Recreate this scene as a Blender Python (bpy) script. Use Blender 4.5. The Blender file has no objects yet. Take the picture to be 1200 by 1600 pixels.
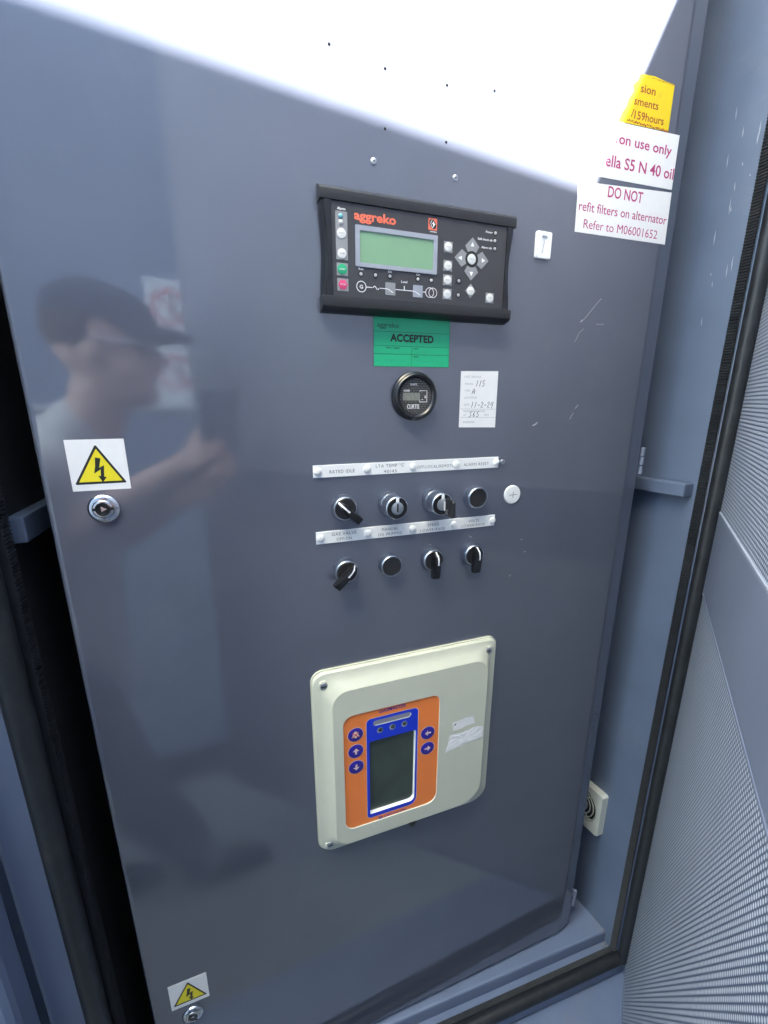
import bpy, math, random
from mathutils import Vector, Matrix
random.seed(7)
R = math.radians
S = bpy.context.scene
COL = S.collection

# ------------------------------------------------------------------ camera, sky, sun, exposure
cam_d = bpy.data.cameras.new("camera"); cam = bpy.data.objects.new("camera", cam_d); COL.objects.link(cam)
cam_d.sensor_fit = 'VERTICAL'; cam_d.sensor_height = 36.0; cam_d.lens = 36.0 * 659 / 1600
cam_d.clip_start = 0.004; cam_d.clip_end = 500
cam.location = (0, -0.468, 0); cam.rotation_euler = (R(90 - 14.6), 0, R(-19.3))
S.camera = cam
W = bpy.data.worlds.new("World"); S.world = W; W.use_nodes = True
SUN_DIR = Vector((0.551, 1.0, -1.5)).normalized()          # the way the light travels
nt = W.node_tree; bg = nt.nodes['Background']; bg.inputs[1].default_value = 0.12
sk = nt.nodes.new('ShaderNodeTexSky'); sk.sky_type = 'NISHITA'; sk.sun_disc = False
sk.sun_elevation = math.asin(-SUN_DIR.z); sk.sun_rotation = R(209)
sk.dust_density = 2.5; sk.air_density = 1.0; sk.ozone_density = 1.0
wb = nt.nodes.new('ShaderNodeVectorMath'); wb.operation = 'MULTIPLY'; wb.inputs[1].default_value = (1.06, 1.08, 0.86)   # camera white balance for open shade
nt.links.new(sk.outputs[0], wb.inputs[0]); nt.links.new(wb.outputs[0], bg.inputs[0])
sd = bpy.data.lights.new("sun", 'SUN'); sun = bpy.data.objects.new("sun", sd); COL.objects.link(sun)
sd.energy = 5.0; sd.angle = R(0.3); sd.color = (1.0, 0.95, 0.88)
sun.rotation_euler = SUN_DIR.to_track_quat('-Z', 'Y').to_euler(); sun.location = (-1, -3, 5)
VS = S.view_settings; VS.view_transform = 'Standard'; VS.look = 'None'; VS.gamma = 1; VS.exposure = 4.08

# ------------------------------------------------------------------ materials
MATS = {}
def mat(name, col, rough=0.5, metal=0.0, var=0.0, vscale=30, bump=0.0, bscale=200, ior=1.5, dirt=None, dscale=4, coat=0.0, trans=0.0, smudge=False):
    m = bpy.data.materials.new(name); m.use_nodes = True; MATS[name] = m
    t = m.node_tree; N = t.nodes; L = t.links; p = N['Principled BSDF']
    p.inputs['Base Color'].default_value = (*col, 1); p.inputs['Roughness'].default_value = rough
    p.inputs['Metallic'].default_value = metal; p.inputs['IOR'].default_value = ior
    p.inputs['Coat Weight'].default_value = coat; p.inputs['Coat Roughness'].default_value = 0.05
    if trans: p.inputs['Transmission Weight'].default_value = trans
    tc = N.new('ShaderNodeTexCoord')
    out = None
    if var:
        n = N.new('ShaderNodeTexNoise'); n.inputs['Scale'].default_value = vscale; n.inputs['Detail'].default_value = 6
        L.new(tc.outputs['Object'], n.inputs['Vector'])
        mr = N.new('ShaderNodeMapRange'); mr.inputs['From Min'].default_value = 0.25; mr.inputs['From Max'].default_value = 0.75
        mr.inputs['To Min'].default_value = 1 - var; mr.inputs['To Max'].default_value = 1 + var
        L.new(n.outputs['Fac'], mr.inputs['Value'])
        mx = N.new('ShaderNodeVectorMath'); mx.operation = 'SCALE'; mx.inputs[0].default_value = col
        L.new(mr.outputs[0], mx.inputs['Scale']); out = mx.outputs[0]
        rr = N.new('ShaderNodeMapRange'); rr.inputs['To Min'].default_value = rough * 0.8; rr.inputs['To Max'].default_value = rough * 1.25
        L.new(n.outputs['Fac'], rr.inputs['Value']); L.new(rr.outputs[0], p.inputs['Roughness'])
    if smudge:          # handled, rained-on paint: the gloss breaks up in patches and fine specks
        ns = N.new('ShaderNodeTexNoise'); ns.inputs['Scale'].default_value = 14; ns.inputs['Detail'].default_value = 10; ns.inputs['Roughness'].default_value = 0.75; ns.inputs['Distortion'].default_value = 0.6
        L.new(tc.outputs['Object'], ns.inputs['Vector'])
        ms = N.new('ShaderNodeMapRange'); ms.inputs['From Min'].default_value = 0.4; ms.inputs['From Max'].default_value = 0.75; ms.inputs['To Min'].default_value = rough * 0.7; ms.inputs['To Max'].default_value = rough * 2.6
        L.new(ns.outputs['Fac'], ms.inputs['Value']); L.new(ms.outputs[0], p.inputs['Roughness'])
    if dirt:
        n2 = N.new('ShaderNodeTexNoise'); n2.inputs['Scale'].default_value = dscale; n2.inputs['Detail'].default_value = 9; n2.inputs['Roughness'].default_value = 0.7
        L.new(tc.outputs['Object'], n2.inputs['Vector'])
        cr = N.new('ShaderNodeMapRange'); cr.inputs['From Min'].default_value = 0.55; cr.inputs['From Max'].default_value = 0.8; cr.inputs['To Max'].default_value = dirt[3]
        L.new(n2.outputs['Fac'], cr.inputs['Value'])
        mm = N.new('ShaderNodeMix'); mm.data_type = 'RGBA'
        if out: L.new(out, mm.inputs['A'])
        else: mm.inputs['A'].default_value = (*col, 1)
        mm.inputs['B'].default_value = (*dirt[:3], 1); L.new(cr.outputs[0], mm.inputs['Factor']); out = mm.outputs['Result']
    if out: L.new(out, p.inputs['Base Color'])
    if bump:
        n3 = N.new('ShaderNodeTexNoise'); n3.inputs['Scale'].default_value = bscale; n3.inputs['Detail'].default_value = 3
        L.new(tc.outputs['Object'], n3.inputs['Vector'])
        b = N.new('ShaderNodeBump'); b.inputs['Strength'].default_value = bump; b.inputs['Distance'].default_value = 0.001
        L.new(n3.outputs['Fac'], b.inputs['Height']); L.new(b.outputs[0], p.inputs['Normal'])
        if coat: L.new(b.outputs[0], p.inputs['Coat Normal'])
    return m

BLUE = (0.105, 0.125, 0.185)
M = {}
M['panel'] = mat('grey_blue_gloss_paint', (0.084, 0.095, 0.132), 0.042, var=0.06, vscale=9, bump=0.03, bscale=260, ior=2.15, dirt=(0.17, 0.175, 0.185, 0.22), dscale=5, smudge=True)
M['paint'] = mat('grey_blue_lit_frame_paint', (0.165, 0.205, 0.315), 0.38, var=0.08, vscale=14, bump=0.06, bscale=300, dirt=(0.24, 0.235, 0.225, 0.45), dscale=12)  # panel's paint made lighter, for the extra skylight on the frame
M['shaded_jambpaint'] = mat('shade_darkened_frame_paint', (0.112, 0.143, 0.215), 0.34, var=0.08, vscale=14, bump=0.06, bscale=300, dirt=(0.26, 0.27, 0.29, 0.25), dscale=9)  # frame paint again, darkened to stand in for recess shade
M['hole'] = mat('black_hole_shade', (0.003, 0.003, 0.003), 1.0, ior=1.0)
M['doorpaint'] = mat('grey_blue_door_paint', (0.19, 0.215, 0.29), 0.4, var=0.06, vscale=12, bump=0.05, bscale=300, dirt=(0.3, 0.31, 0.34, 0.25), dscale=7)
M['neigh'] = mat('pale_blue_grey_paint', (0.21, 0.25, 0.34), 0.45, var=0.08, vscale=5, bump=0.05, bscale=120)
M['rubber'] = mat('black_rubber', (0.020, 0.022, 0.026), 0.40, var=0.3, vscale=60, bump=0.15, bscale=500, dirt=(0.075, 0.075, 0.075, 0.5), dscale=25)
M['black'] = mat('black_satin_plastic', (0.018, 0.018, 0.02), 0.33, var=0.1, vscale=80, bump=0.12, bscale=1500)
M['blackgloss'] = mat('black_gloss_plastic', (0.012, 0.012, 0.014), 0.2, var=0.1, vscale=90)
M['face'] = mat('charcoal_membrane', (0.045, 0.045, 0.05), 0.35, var=0.08, vscale=60, bump=0.05, bscale=900)
M['chrome'] = mat('chrome', (0.72, 0.72, 0.74), 0.12, 1.0, var=0.06, vscale=200)
M['steel'] = mat('satin_steel', (0.50, 0.54, 0.62), 0.3, 1.0, var=0.08, vscale=150)
M['zinc'] = mat('zinc_steel', (0.55, 0.56, 0.58), 0.38, 1.0, var=0.12, vscale=120)
M['white'] = mat('white_plastic', (0.80, 0.81, 0.82), 0.4, var=0.02, vscale=60)
M['cappl'] = mat('white_screw_cap', (0.76, 0.77, 0.77), 0.65, var=0.03)
M['paper'] = mat('white_vinyl', (0.80, 0.80, 0.81), 0.45, var=0.025, vscale=90)
M['offwhite'] = mat('off_white_button', (0.66, 0.66, 0.65), 0.45, var=0.04, vscale=100)
M['padgrey'] = mat('grey_button_pad', (0.26, 0.265, 0.28), 0.4, var=0.05, vscale=100)
M['lgrey'] = mat('light_grey_bezel', (0.30, 0.325, 0.39), 0.4, var=0.04, vscale=100)
M['lcd'] = mat('green_lcd', (0.20, 0.36, 0.225), 0.25, var=0.06, vscale=16)
M['green'] = mat('green_vinyl', (0.012, 0.42, 0.20), 0.4, var=0.04, vscale=40)
M['greenbtn'] = mat('green_button', (0.02, 0.35, 0.17), 0.35, var=0.05)
M['redbtn'] = mat('pink_red_button', (0.62, 0.06, 0.17), 0.35, var=0.05)
M['ink'] = mat('black_ink', (0.012, 0.014, 0.013), 0.5, var=0.15)
M['greenink'] = mat('faded_pen_ink', (0.015, 0.30, 0.16), 0.5, var=0.2, vscale=300)
M['greyink'] = mat('faded_grey_print', (0.34, 0.34, 0.36), 0.5, var=0.2, vscale=400)
M['engrave'] = mat('engraved_grey', (0.06, 0.065, 0.08), 0.5, var=0.3, vscale=500)
M['magenta'] = mat('magenta_print', (0.42, 0.035, 0.17), 0.45, var=0.06, vscale=100)
M['brownred'] = mat('brown_red_print', (0.33, 0.06, 0.015), 0.45, var=0.1, vscale=200)
M['yellow'] = mat('yellow_vinyl', (0.82, 0.60, 0.012), 0.42, var=0.05, vscale=60, dirt=(0.40, 0.26, 0.03, 0.5), dscale=60)
M['warnyellow'] = mat('warning_yellow', (0.80, 0.68, 0.02), 0.4, var=0.02)
M['orange'] = mat('orange_overlay', (0.88, 0.23, 0.05), 0.38, var=0.03)
M['logoorange'] = mat('orange_red_print', (0.80, 0.16, 0.09), 0.4, var=0.04)
M['blue'] = mat('royal_blue_overlay', (0.006, 0.035, 0.60), 0.3, var=0.05)
M['navyprint'] = mat('navy_print', (0.025, 0.015, 0.30), 0.35, var=0.05)
M['pale'] = mat('pale_orange_print', (0.80, 0.60, 0.56), 0.4, var=0.03)
M['cream'] = mat('cream_plastic', (0.60, 0.61, 0.505), 0.42, var=0.03, vscale=30, bump=0.08, bscale=700)
M['fancream'] = mat('fan_grey_plastic', (0.62, 0.64, 0.58), 0.45, var=0.04)
M['lcddark'] = mat('dark_green_lcd', (0.045, 0.062, 0.05), 0.16, var=0.2, vscale=25)
M['slot'] = mat('grey_slot', (0.22, 0.23, 0.29), 0.4, var=0.05)
M['teal'] = mat('teal_lamp', (0.12, 0.36, 0.42), 0.3, var=0.05)
M['lamp'] = mat('clear_lamp', (0.46, 0.46, 0.46), 0.25, var=0.05)
M['red'] = mat('red_print', (0.60, 0.05, 0.05), 0.45, var=0.05)
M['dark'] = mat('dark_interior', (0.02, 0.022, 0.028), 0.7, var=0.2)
M['rust'] = mat('brown_grime', (0.26, 0.235, 0.19), 0.8, var=0.5, vscale=150, bump=0.4, bscale=300)
M['scr'] = mat('bare_scratch', (0.34, 0.35, 0.38), 0.5, var=0.3, vscale=400)
M['skin'] = mat('skin', (0.74, 0.52, 0.44), 0.5, var=0.08, vscale=20)
M['cap'] = mat('navy_cotton', (0.03, 0.04, 0.075), 0.85, var=0.15, vscale=200, bump=0.3, bscale=900)
M['shirt'] = mat('pale_grey_cotton', (0.72, 0.73, 0.72), 0.85, var=0.08, vscale=80, bump=0.2, bscale=700)
M['trouser'] = mat('dark_blue_denim', (0.16, 0.17, 0.20), 0.9, var=0.2, vscale=200)
M['hair'] = mat('grey_brown_hair', (0.10, 0.075, 0.06), 0.7, var=0.3, vscale=200)
M['glass'] = mat('glasses_lens', (0.75, 0.78, 0.82), 0.05, var=0.02)
M['concrete'] = mat('concrete', (0.20, 0.195, 0.185), 0.85, var=0.18, vscale=3, bump=0.5, bscale=60, dirt=(0.12, 0.115, 0.105, 0.6), dscale=1.5)

def perforated(name, sheet, dot, pitch=0.0046, rad=0.0014):
    """painted sheet pierced by a staggered pattern of holes that show the pale lining behind"""
    m = bpy.data.materials.new(name); m.use_nodes = True
    t = m.node_tree; N = t.nodes; L = t.links; p = N['Principled BSDF']; p.inputs['Roughness'].default_value = 0.42
    tc = N.new('ShaderNodeTexCoord'); sep = N.new('ShaderNodeSeparateXYZ'); L.new(tc.outputs['Object'], sep.inputs[0])
    def mth(op, a, b=None, c=None):
        n = N.new('ShaderNodeMath'); n.operation = op
        for i, v in enumerate((a, b, c)):
            if v is None: continue
            if isinstance(v, (int, float)): n.inputs[i].default_value = v
            else: L.new(v, n.inputs[i])
        return n.outputs[0]
    px, pz = pitch, pitch * 1.732
    def cell(dx, dz):
        a = mth('SUBTRACT', mth('FRACT', mth('ADD', mth('DIVIDE', sep.outputs['X'], px), dx + 500.0)), 0.5)
        b = mth('SUBTRACT', mth('FRACT', mth('ADD', mth('DIVIDE', sep.outputs['Z'], pz), dz + 500.0)), 0.5)
        a = mth('MULTIPLY', a, px); b = mth('MULTIPLY', b, pz)
        return mth('SQRT', mth('ADD', mth('MULTIPLY', a, a), mth('MULTIPLY', b, b)))
    d = mth('MINIMUM', cell(0.0, 0.0), cell(0.5, 0.5))
    mr = N.new('ShaderNodeMapRange'); mr.interpolation_type = 'SMOOTHSTEP'
    mr.inputs['From Min'].default_value = rad * 0.8; mr.inputs['From Max'].default_value = rad * 1.25
    mr.inputs['To Min'].default_value = 1; mr.inputs['To Max'].default_value = 0; L.new(d, mr.inputs['Value'])
    nz = N.new('ShaderNodeTexNoise'); nz.inputs['Scale'].default_value = 8; nz.inputs['Detail'].default_value = 6; L.new(tc.outputs['Object'], nz.inputs['Vector'])
    sc = N.new('ShaderNodeMapRange'); sc.inputs['To Min'].default_value = 0.85; sc.inputs['To Max'].default_value = 1.15; L.new(nz.outputs['Fac'], sc.inputs['Value'])
    mx = N.new('ShaderNodeMix'); mx.data_type = 'RGBA'; mx.inputs['A'].default_value = (*sheet, 1); mx.inputs['B'].default_value = (*dot, 1); L.new(mr.outputs[0], mx.inputs['Factor'])
    vs = N.new('ShaderNodeVectorMath'); vs.operation = 'SCALE'; L.new(mx.outputs['Result'], vs.inputs[0]); L.new(sc.outputs[0], vs.inputs['Scale'])
    L.new(vs.outputs[0], p.inputs['Base Color'])
    b = N.new('ShaderNodeBump'); b.inputs['Strength'].default_value = 0.6; b.inputs['Distance'].default_value = 0.0008
    L.new(mr.outputs[0], b.inputs['Height']); L.new(b.outputs[0], p.inputs['Normal'])
    return m
M['perf'] = perforated('perforated_sheet_metal', (0.095, 0.12, 0.19), (0.60, 0.63, 0.71), 0.0055, 0.0018)

# ------------------------------------------------------------------ mesh builder
_font = {}
def glyphs(s, bold=0.0, spacing=1.0, shear=0.0):
    key = (s, bold, spacing, shear)
    if key not in _font:
        c = bpy.data.curves.new("print", 'FONT'); c.body = s; c.size = 1; c.offset = bold; c.space_character = spacing; c.shear = shear
        c.resolution_u = 3; c.fill_mode = 'FRONT'
        o = bpy.data.objects.new("print", c); COL.objects.link(o)
        dg = bpy.context.evaluated_depsgraph_get(); me = bpy.data.meshes.new_from_object(o.evaluated_get(dg))
        _font[key] = ([v.co.copy() for v in me.vertices], [tuple(p.vertices) for p in me.polygons])
        bpy.data.objects.remove(o); bpy.data.curves.remove(c); bpy.data.meshes.remove(me)
    return _font[key]
_capH = [None]
def cap_h():
    if _capH[0] is None: _capH[0] = max(v.y for v in glyphs("H")[0])
    return _capH[0]

def rrect(x0, z0, x1, z1, r, n=5):
    """rounded rectangle outline, counter-clockwise seen from the front; r = one radius or (bl, br, tr, tl)"""
    rs = (r,) * 4 if not isinstance(r, tuple) else r
    pts = []
    for (cx, cz, a0, q) in ((x0 + rs[0], z0 + rs[0], 180, rs[0]), (x1 - rs[1], z0 + rs[1], 270, rs[1]), (x1 - rs[2], z1 - rs[2], 0, rs[2]), (x0 + rs[3], z1 - rs[3], 90, rs[3])):
        for i in range(n + 1):
            a = R(a0 + 90 * i / n); pts.append((cx + q * math.cos(a), cz + q * math.sin(a)))
    return pts
def circ(cx, cz, r, n=24, rz=None): return [(cx + r * math.cos(2 * math.pi * i / n), cz + (rz or r) * math.sin(2 * math.pi * i / n)) for i in range(n)]

class MB:
    """collects shapes in millimetres: x right, z up, d towards the viewer (y = -d)"""
    def __init__(s): s.v = []; s.f = []
    def add(s, vs, fs):
        o = len(s.v); s.v += [tuple(v) for v in vs]; s.f += [tuple(i + o for i in f) for f in fs]; return s
    def box(s, x0, x1, d0, d1, z0, z1):
        vs = [(x, d, z) for z in (z0, z1) for d in (d0, d1) for x in (x0, x1)]
        return s.add(vs, [(0, 1, 3, 2), (4, 6, 7, 5), (0, 4, 5, 1), (2, 3, 7, 6), (0, 2, 6, 4), (1, 5, 7, 3)])
    def loft(s, rings, front=True, back=False):
        """rings = list of (outline, d), every outline the same number of points"""
        n = len(rings[0][0]); vs = []; fs = []
        for o, d in rings: vs += [(p[0], d, p[1]) for p in o]
        for k in range(len(rings) - 1):
            for i in range(n): fs.append((k * n + i, k * n + (i + 1) % n, (k + 1) * n + (i + 1) % n, (k + 1) * n + i))
        if front: fs.append(tuple(range((len(rings) - 1) * n, len(rings) * n)))
        if back: fs.append(tuple(reversed(range(n))))
        return s.add(vs, fs)
    def plate(s, outline, d0, d1): return s.loft([(outline, d0), (outline, d1)])
    def lathe(s, cx, cz, prof, n=32):
        rings = [(circ(cx, cz, max(r, 1e-4), n), d) for r, d in prof]
        return s.loft(rings, front=True)
    def ribbon(s, pts, w, d):
        vs = []; fs = []
        for i, p in enumerate(pts):
            a = Vector(pts[max(i - 1, 0)]); b = Vector(pts[min(i + 1, len(pts) - 1)]); t = (b - a)
            if t.length == 0: t = Vector((1, 0))
            t.normalize(); q = Vector((-t.y, t.x)) * w / 2
            vs += [(p[0] + q.x, d, p[1] + q.y), (p[0] - q.x, d, p[1] - q.y)]
        for i in range(len(pts) - 1): fs.append((2 * i, 2 * i + 1, 2 * i + 3, 2 * i + 2))
        return s.add(vs, fs)
    def ring(s, cx, cz, r0, r1, d, n=28, a0=0, a1=360, rz=1.0):
        return s.ribbon([(cx + (r0 + r1) / 2 * math.cos(R(a0 + (a1 - a0) * i / n)), cz + rz * (r0 + r1) / 2 * math.sin(R(a0 + (a1 - a0) * i / n))) for i in range(n + 1)], r1 - r0, d)
    def text(s, st, x0, x1, z, h, d, bold=0.0, spacing=1.0, rise=0.0, shear=0.0):
        """lettering from x0 to x1 on baseline z with capitals h high; rise lifts the right end"""
        vs, fs = glyphs(st, bold, spacing, shear)
        a = min(v.x for v in vs); b = max(v.x for v in vs); kx = (x1 - x0) / (b - a); kz = h / cap_h()
        return s.add([(x0 + (v.x - a) * kx, d, z + v.y * kz + rise * (v.x - a) / (b - a)) for v in vs], fs)
    def tube(s, pts, r, n=8, caps=True):
        vs = []; fs = []
        P = [Vector(p) for p in pts]; up = Vector((0.123, 0.45, 0.89))
        for i, p in enumerate(P):
            t = (P[min(i + 1, len(P) - 1)] - P[max(i - 1, 0)]).normalized()
            a = t.cross(up).normalized(); b = t.cross(a); q = r[i] if isinstance(r, (list, tuple)) else r
            vs += [p + (a * math.cos(2 * math.pi * k / n) + b * math.sin(2 * math.pi * k / n)) * q for k in range(n)]
        for i in range(len(P) - 1):
            for k in range(n): fs.append((i * n + k, i * n + (k + 1) % n, (i + 1) * n + (k + 1) % n, (i + 1) * n + k))
        if caps: fs += [tuple(reversed(range(n))), tuple(range((len(P) - 1) * n, len(P) * n))]
        return s.add(vs, fs)
    def build(s, name, m, parent=None, org=(0, 0, 0), smooth=0, bevel=0, kind=None, label=None):
        """org in mm (x, d, z): the thing's own origin"""
        me = bpy.data.meshes.new(name)
        me.from_pydata([((x - org[0]) / 1000, -(d - org[1]) / 1000, (z - org[2]) / 1000) for x, d, z in s.v], [], s.f)
        import bmesh
        bm = bmesh.new(); bm.from_mesh(me); bmesh.ops.recalc_face_normals(bm, faces=bm.faces); bm.to_mesh(me); bm.free()
        me.materials.append(M[m] if isinstance(m, str) else m)
        if smooth:
            me.polygons.foreach_set('use_smooth', [True] * len(me.polygons)); me.set_sharp_from_angle(angle=R(smooth))
        o = bpy.data.objects.new(name, me); COL.objects.link(o); o.parent = parent
        if bevel:
            b = o.modifiers.new("bevel", 'BEVEL'); b.width = bevel / 1000; b.segments = 2; b.limit_method = 'ANGLE'; b.angle_limit = R(40)
        if kind: o['kind'] = kind
        if label: o['label'] = label
        return o

def tag(o, label=None, cat=None, group=None, kind=None):
    if label: o['label'] = label
    if cat: o['category'] = cat
    if group: o['group'] = group
    if kind: o['kind'] = kind
    return o
class Thing:
    """an Empty at the thing's base (millimetres) with parts below it"""
    def __init__(s, name, label, cat, org, group=None):
        s.org = org; s.o = bpy.data.objects.new(name, None); COL.objects.link(s.o); s.o.empty_display_size = 0.01
        s.o.location = (org[0] / 1000, -org[1] / 1000, org[2] / 1000); tag(s.o, label, cat, group)
    def part(s, name, mb, m, parent=None, **k): return mb.build(name, m, parent or s.o, s.org, **k)
def copy_tree(o, parent=None):
    c = o.copy(); COL.objects.link(c); c.parent = parent
    for ch in list(o.children): copy_tree(ch, c)
    return c
def dup(o, x, d, z, label, group=None):
    c = copy_tree(o); c.location = (x / 1000, -d / 1000, z / 1000); c['label'] = label
    if group: c['group'] = group
    return c

# ================================================================== the large structure
# ground
g = MB().box(-60000, 60000, -60000, 60000, -1500, -1450); tag(g.build('ground', 'concrete'), kind='structure')

# the generator enclosure whose doorway frames the panel (the frame stands 2.4 degrees off the panel's plane)
def fy(x): return 29 - (645 - x) * 0.0419          # d of the frame's inner lip at x
E = Thing('generator_enclosure', 'grey-blue steel enclosure with the doorway around the control panel', 'enclosure', (240, 0, -1400))
XR, XL = 645, -212
# right jamb: wall running back, front flange
def toe(mb):            # the right jamb toes in by ten degrees behind the seal
    mb.v = [(x - 0.18 * max(0, 40 - d), d, z) for x, d, z in mb.v]; return mb
E.part('jamb', toe(MB().box(XR, XR + 4, -300, 40, -1400, 1000).box(XR, XR + 4, 40, 52, -1400, 1000)), 'shaded_jambpaint', label='right jamb of the doorway, its paint darkened for recess shade')
E.part('jamb', MB().box(XL - 4, XL, -420, 12, -1400, 1000), 'dark', label='left jamb of the doorway, coloured near black for deep shade')  # near-black colour stands in for the deep shade of the gap
# posts outside the jambs
E.part('corner_post', MB().box(XR + 4.5, XR + 130, -60, 44, -1400, 1100), 'paint', bevel=3)
E.part('corner_post', MB().box(-268, XL - 4.5, -60, 22, -1400, 1100), 'paint', bevel=6)
E.part('header', MB().box(XL + 1, XR - 1, -60, 30, 700, 1100), 'paint', bevel=3)  # unseen; hung low to cut steep skylight on the right jamb
E.part('roof', MB().box(-1400, 1700, -1300, 34, 1101, 1140), 'paint', bevel=3)
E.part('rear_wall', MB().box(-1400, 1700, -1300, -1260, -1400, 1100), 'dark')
E.part('side_wall', MB().box(776, 1700, -40, 20, -1400, 1100), 'paint')
E.part('side_wall', MB().box(-1400, -269, -40, 0, -1400, 1100), 'paint')
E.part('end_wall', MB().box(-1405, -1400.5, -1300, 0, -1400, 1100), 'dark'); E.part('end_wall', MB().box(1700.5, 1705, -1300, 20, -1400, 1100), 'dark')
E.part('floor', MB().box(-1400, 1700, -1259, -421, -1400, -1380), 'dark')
# sill: two treads with a riser, following the frame's angle
def sillbox(d_back, d_front, z0, z1, name, m='paint', bevel=3, x0=XL + 1, x1=XR - 0.5):
    vs = []
    for x in (x0, x1):
        f = fy(x) - 29
        vs += [(x, d_back + (0 if d_back < -100 else f), z0), (x, d_front + f, z0), (x, d_front + f, z1), (x, d_back + (0 if d_back < -100 else f), z1)]
    return E.part(name, MB().add(vs, [(0, 1, 2, 3), (7, 6, 5, 4), (0, 4, 5, 1), (1, 5, 6, 2), (2, 6, 7, 3), (3, 7, 4, 0)]), m, bevel=bevel)
sillbox(-110, 27, -1400, -1064, 'sill_step', bevel=4)
sillbox(27.3, 62, -1400, -1090, 'sill', bevel=2)
sillbox(62.3, 190, -1400, -1128, 'sill_ledge', bevel=3, x1=XR + 110)
# pale scuffs on the right jamb
random.seed(11); sf = MB()
for i in range(16):
    d = random.uniform(2, 34); z = random.uniform(120, 420) - 3 * d; L_ = random.uniform(4, 22); w = random.uniform(0.15, 0.7)
    sf.add([(XR - 0.35, d, z), (XR - 0.35, d + w, z + L_ * 0.4), (XR - 0.35, d - 1 + w, z + L_), (XR - 0.35, d - 1.2, z + L_ * 0.5)], [(0, 1, 2, 3)])
E.part('scuff', toe(sf), 'lgrey', kind='stuff')
# support bars on both jambs
E.part('support_bar', toe(MB().box(XR - 19, XR - 0.3, -260, 35, -138, -118)), 'shaded_jambpaint', bevel=1.5)
E.part('support_bar', MB().box(XL + 0.3, XL + 15, -300, -12, -132, -106), 'shaded_jambpaint', bevel=1.5)
# grime in the sill corner
gm = MB()
for i in range(120):
    x = 643 - abs(random.gauss(0, 9)); d = random.uniform(-5, 26); z = -1063.6
    if i > 50: d = random.uniform(28, 47); z = -1089.6
    gm.add([(x + random.uniform(0.4, 1.3) * math.cos(a * 1.05), d + random.uniform(0.4, 1.3) * math.sin(a * 1.05), z) for a in range(6)], [(0, 1, 2, 3, 4, 5)])
E.part('grime', gm, 'rust', kind='stuff')

# rubber door seals: ribbed clip-on strip and round bulb
def seal_mesh(pA, pB, nrm_rib, across, rib_w=14, pitch=3.1, amp=1.0, base=5.0):
    """ribbed strip from pA to pB: nrm_rib = which way the ribs stand, across = the strip's width direction"""
    A = Vector(pA); B = Vector(pB); L = (B - A).length; t = (B - A) / L; n = Vector(nrm_rib); a = Vector(across)
    m = MB(); k = int(L / pitch); vs = []; fs = []
    prof = []
    for i in range(k):
        prof += [(i * pitch, base), (i * pitch + pitch * 0.3, base + amp), (i * pitch + pitch * 0.75, base + amp)]
    prof.append((L, base))
    for s_, h in prof:
        p = A + t * s_
        vs += [tuple(p), tuple(p + n * h), tuple(p + n * h + a * rib_w), tuple(p + a * rib_w)]
    for i in range(len(prof) - 1):
        o = 4 * i
        for j in range(3): fs.append((o + j, o + j + 1, o + j + 5, o + j + 4))
    return m.add(vs, fs)
SL = Thing('door_seal', 'black ribbed rubber door seal running up the right jamb and along the sill', 'rubber seal', (640, 60, -1086))
SL.part('ribbed_strip', seal_mesh((645.5, 40, -1086), (645.5, 40, 990), (-1, 0, 0), (0, 1, 0), 12.6, pitch=3.6, amp=1.5, base=1.0), 'rubber')
SL.part('bulb', MB().tube([(652, 62.5, z) for z in range(-1092, 991, 60)], 9.3, 14), 'rubber', smooth=60)
SL.part('ribbed_strip', seal_mesh((-200, 40 - 35.4, -1090), (643, 40 - 0.1, -1090), (0, 0, 1), (0, 1, 0), 10, amp=0.5, base=4), 'rubber')
SL.part('bulb', MB().tube([(x, 59 + (fy(x) - 29), -1089) for x in range(-200, 649, 40)] + [(648, 59, -1089)], 11, 14), 'rubber', smooth=60)
SL2 = Thing('door_seal', 'dark ribbed rubber door seal on the left jamb beside the black gap', 'rubber seal', (-210, 16, -1086))
SL2.part('ribbed_strip', seal_mesh((-212.5, 0, -1086), (-212.5, 0, 990), (1, 0, 0), (0, 1, 0), 13, pitch=3.8, amp=2.0, base=8), 'rubber')
SL2.part('bulb', MB().tube([(-219, 24, z) for z in range(-1092, 991, 60)], 12, 14), 'rubber', smooth=60)

# the control cabinet: front panel with folded edges, body, hinges, screws
CB = Thing('control_cabinet', 'tall glossy grey-blue control cabinet front carrying all the instruments', 'control cabinet', (200, 0, -1056))
P0, P1, PZ0, PZ1 = -173, 576.5, -1056, 930
prof = [(P0 + 0, -30), (P0 + 0, -3.5), (P0 + 0.6, -2), (P0 + 1.8, -0.7), (P0 + 3.6, -0.1), (P0 + 6, 0), (P0 + 7, 0), (P0 + 60, 0), (480, 0), (543, 0), (544, 0), (547, -0.25), (550.5, -0.95), (551, -1.06), (567, -4.5), (570, -5.2), (574, -6), (576, -9), (576.5, -13), (576.5, -34)]
fp = MB(); vs = []; fs = []
zs = [PZ0, PZ0 + 1.2, PZ0 + 3, PZ0 + 4, PZ0 + 30] + [PZ0 + 30 + (PZ1 - PZ0 - 60) * k / 6 for k in range(1, 6)] + [PZ1 - 3, PZ1]
for k, z in enumerate(zs):
    dz = {0: -3.5, 1: -1.2, 2: 0}.get(k, 0)
    for x, d in prof: vs.append((x, min(d, d + dz) if d > -12 else d, z))
n = len(prof)
for k in range(len(zs) - 1):
    for i in range(n - 1): fs.append((k * n + i, k * n + i + 1, (k + 1) * n + i + 1, (k + 1) * n + i))
vs += [(P0, -30, PZ0), (P1, -34, PZ0)]; fs.append(tuple(range(n)))
fp.add(vs, fs)
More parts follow.
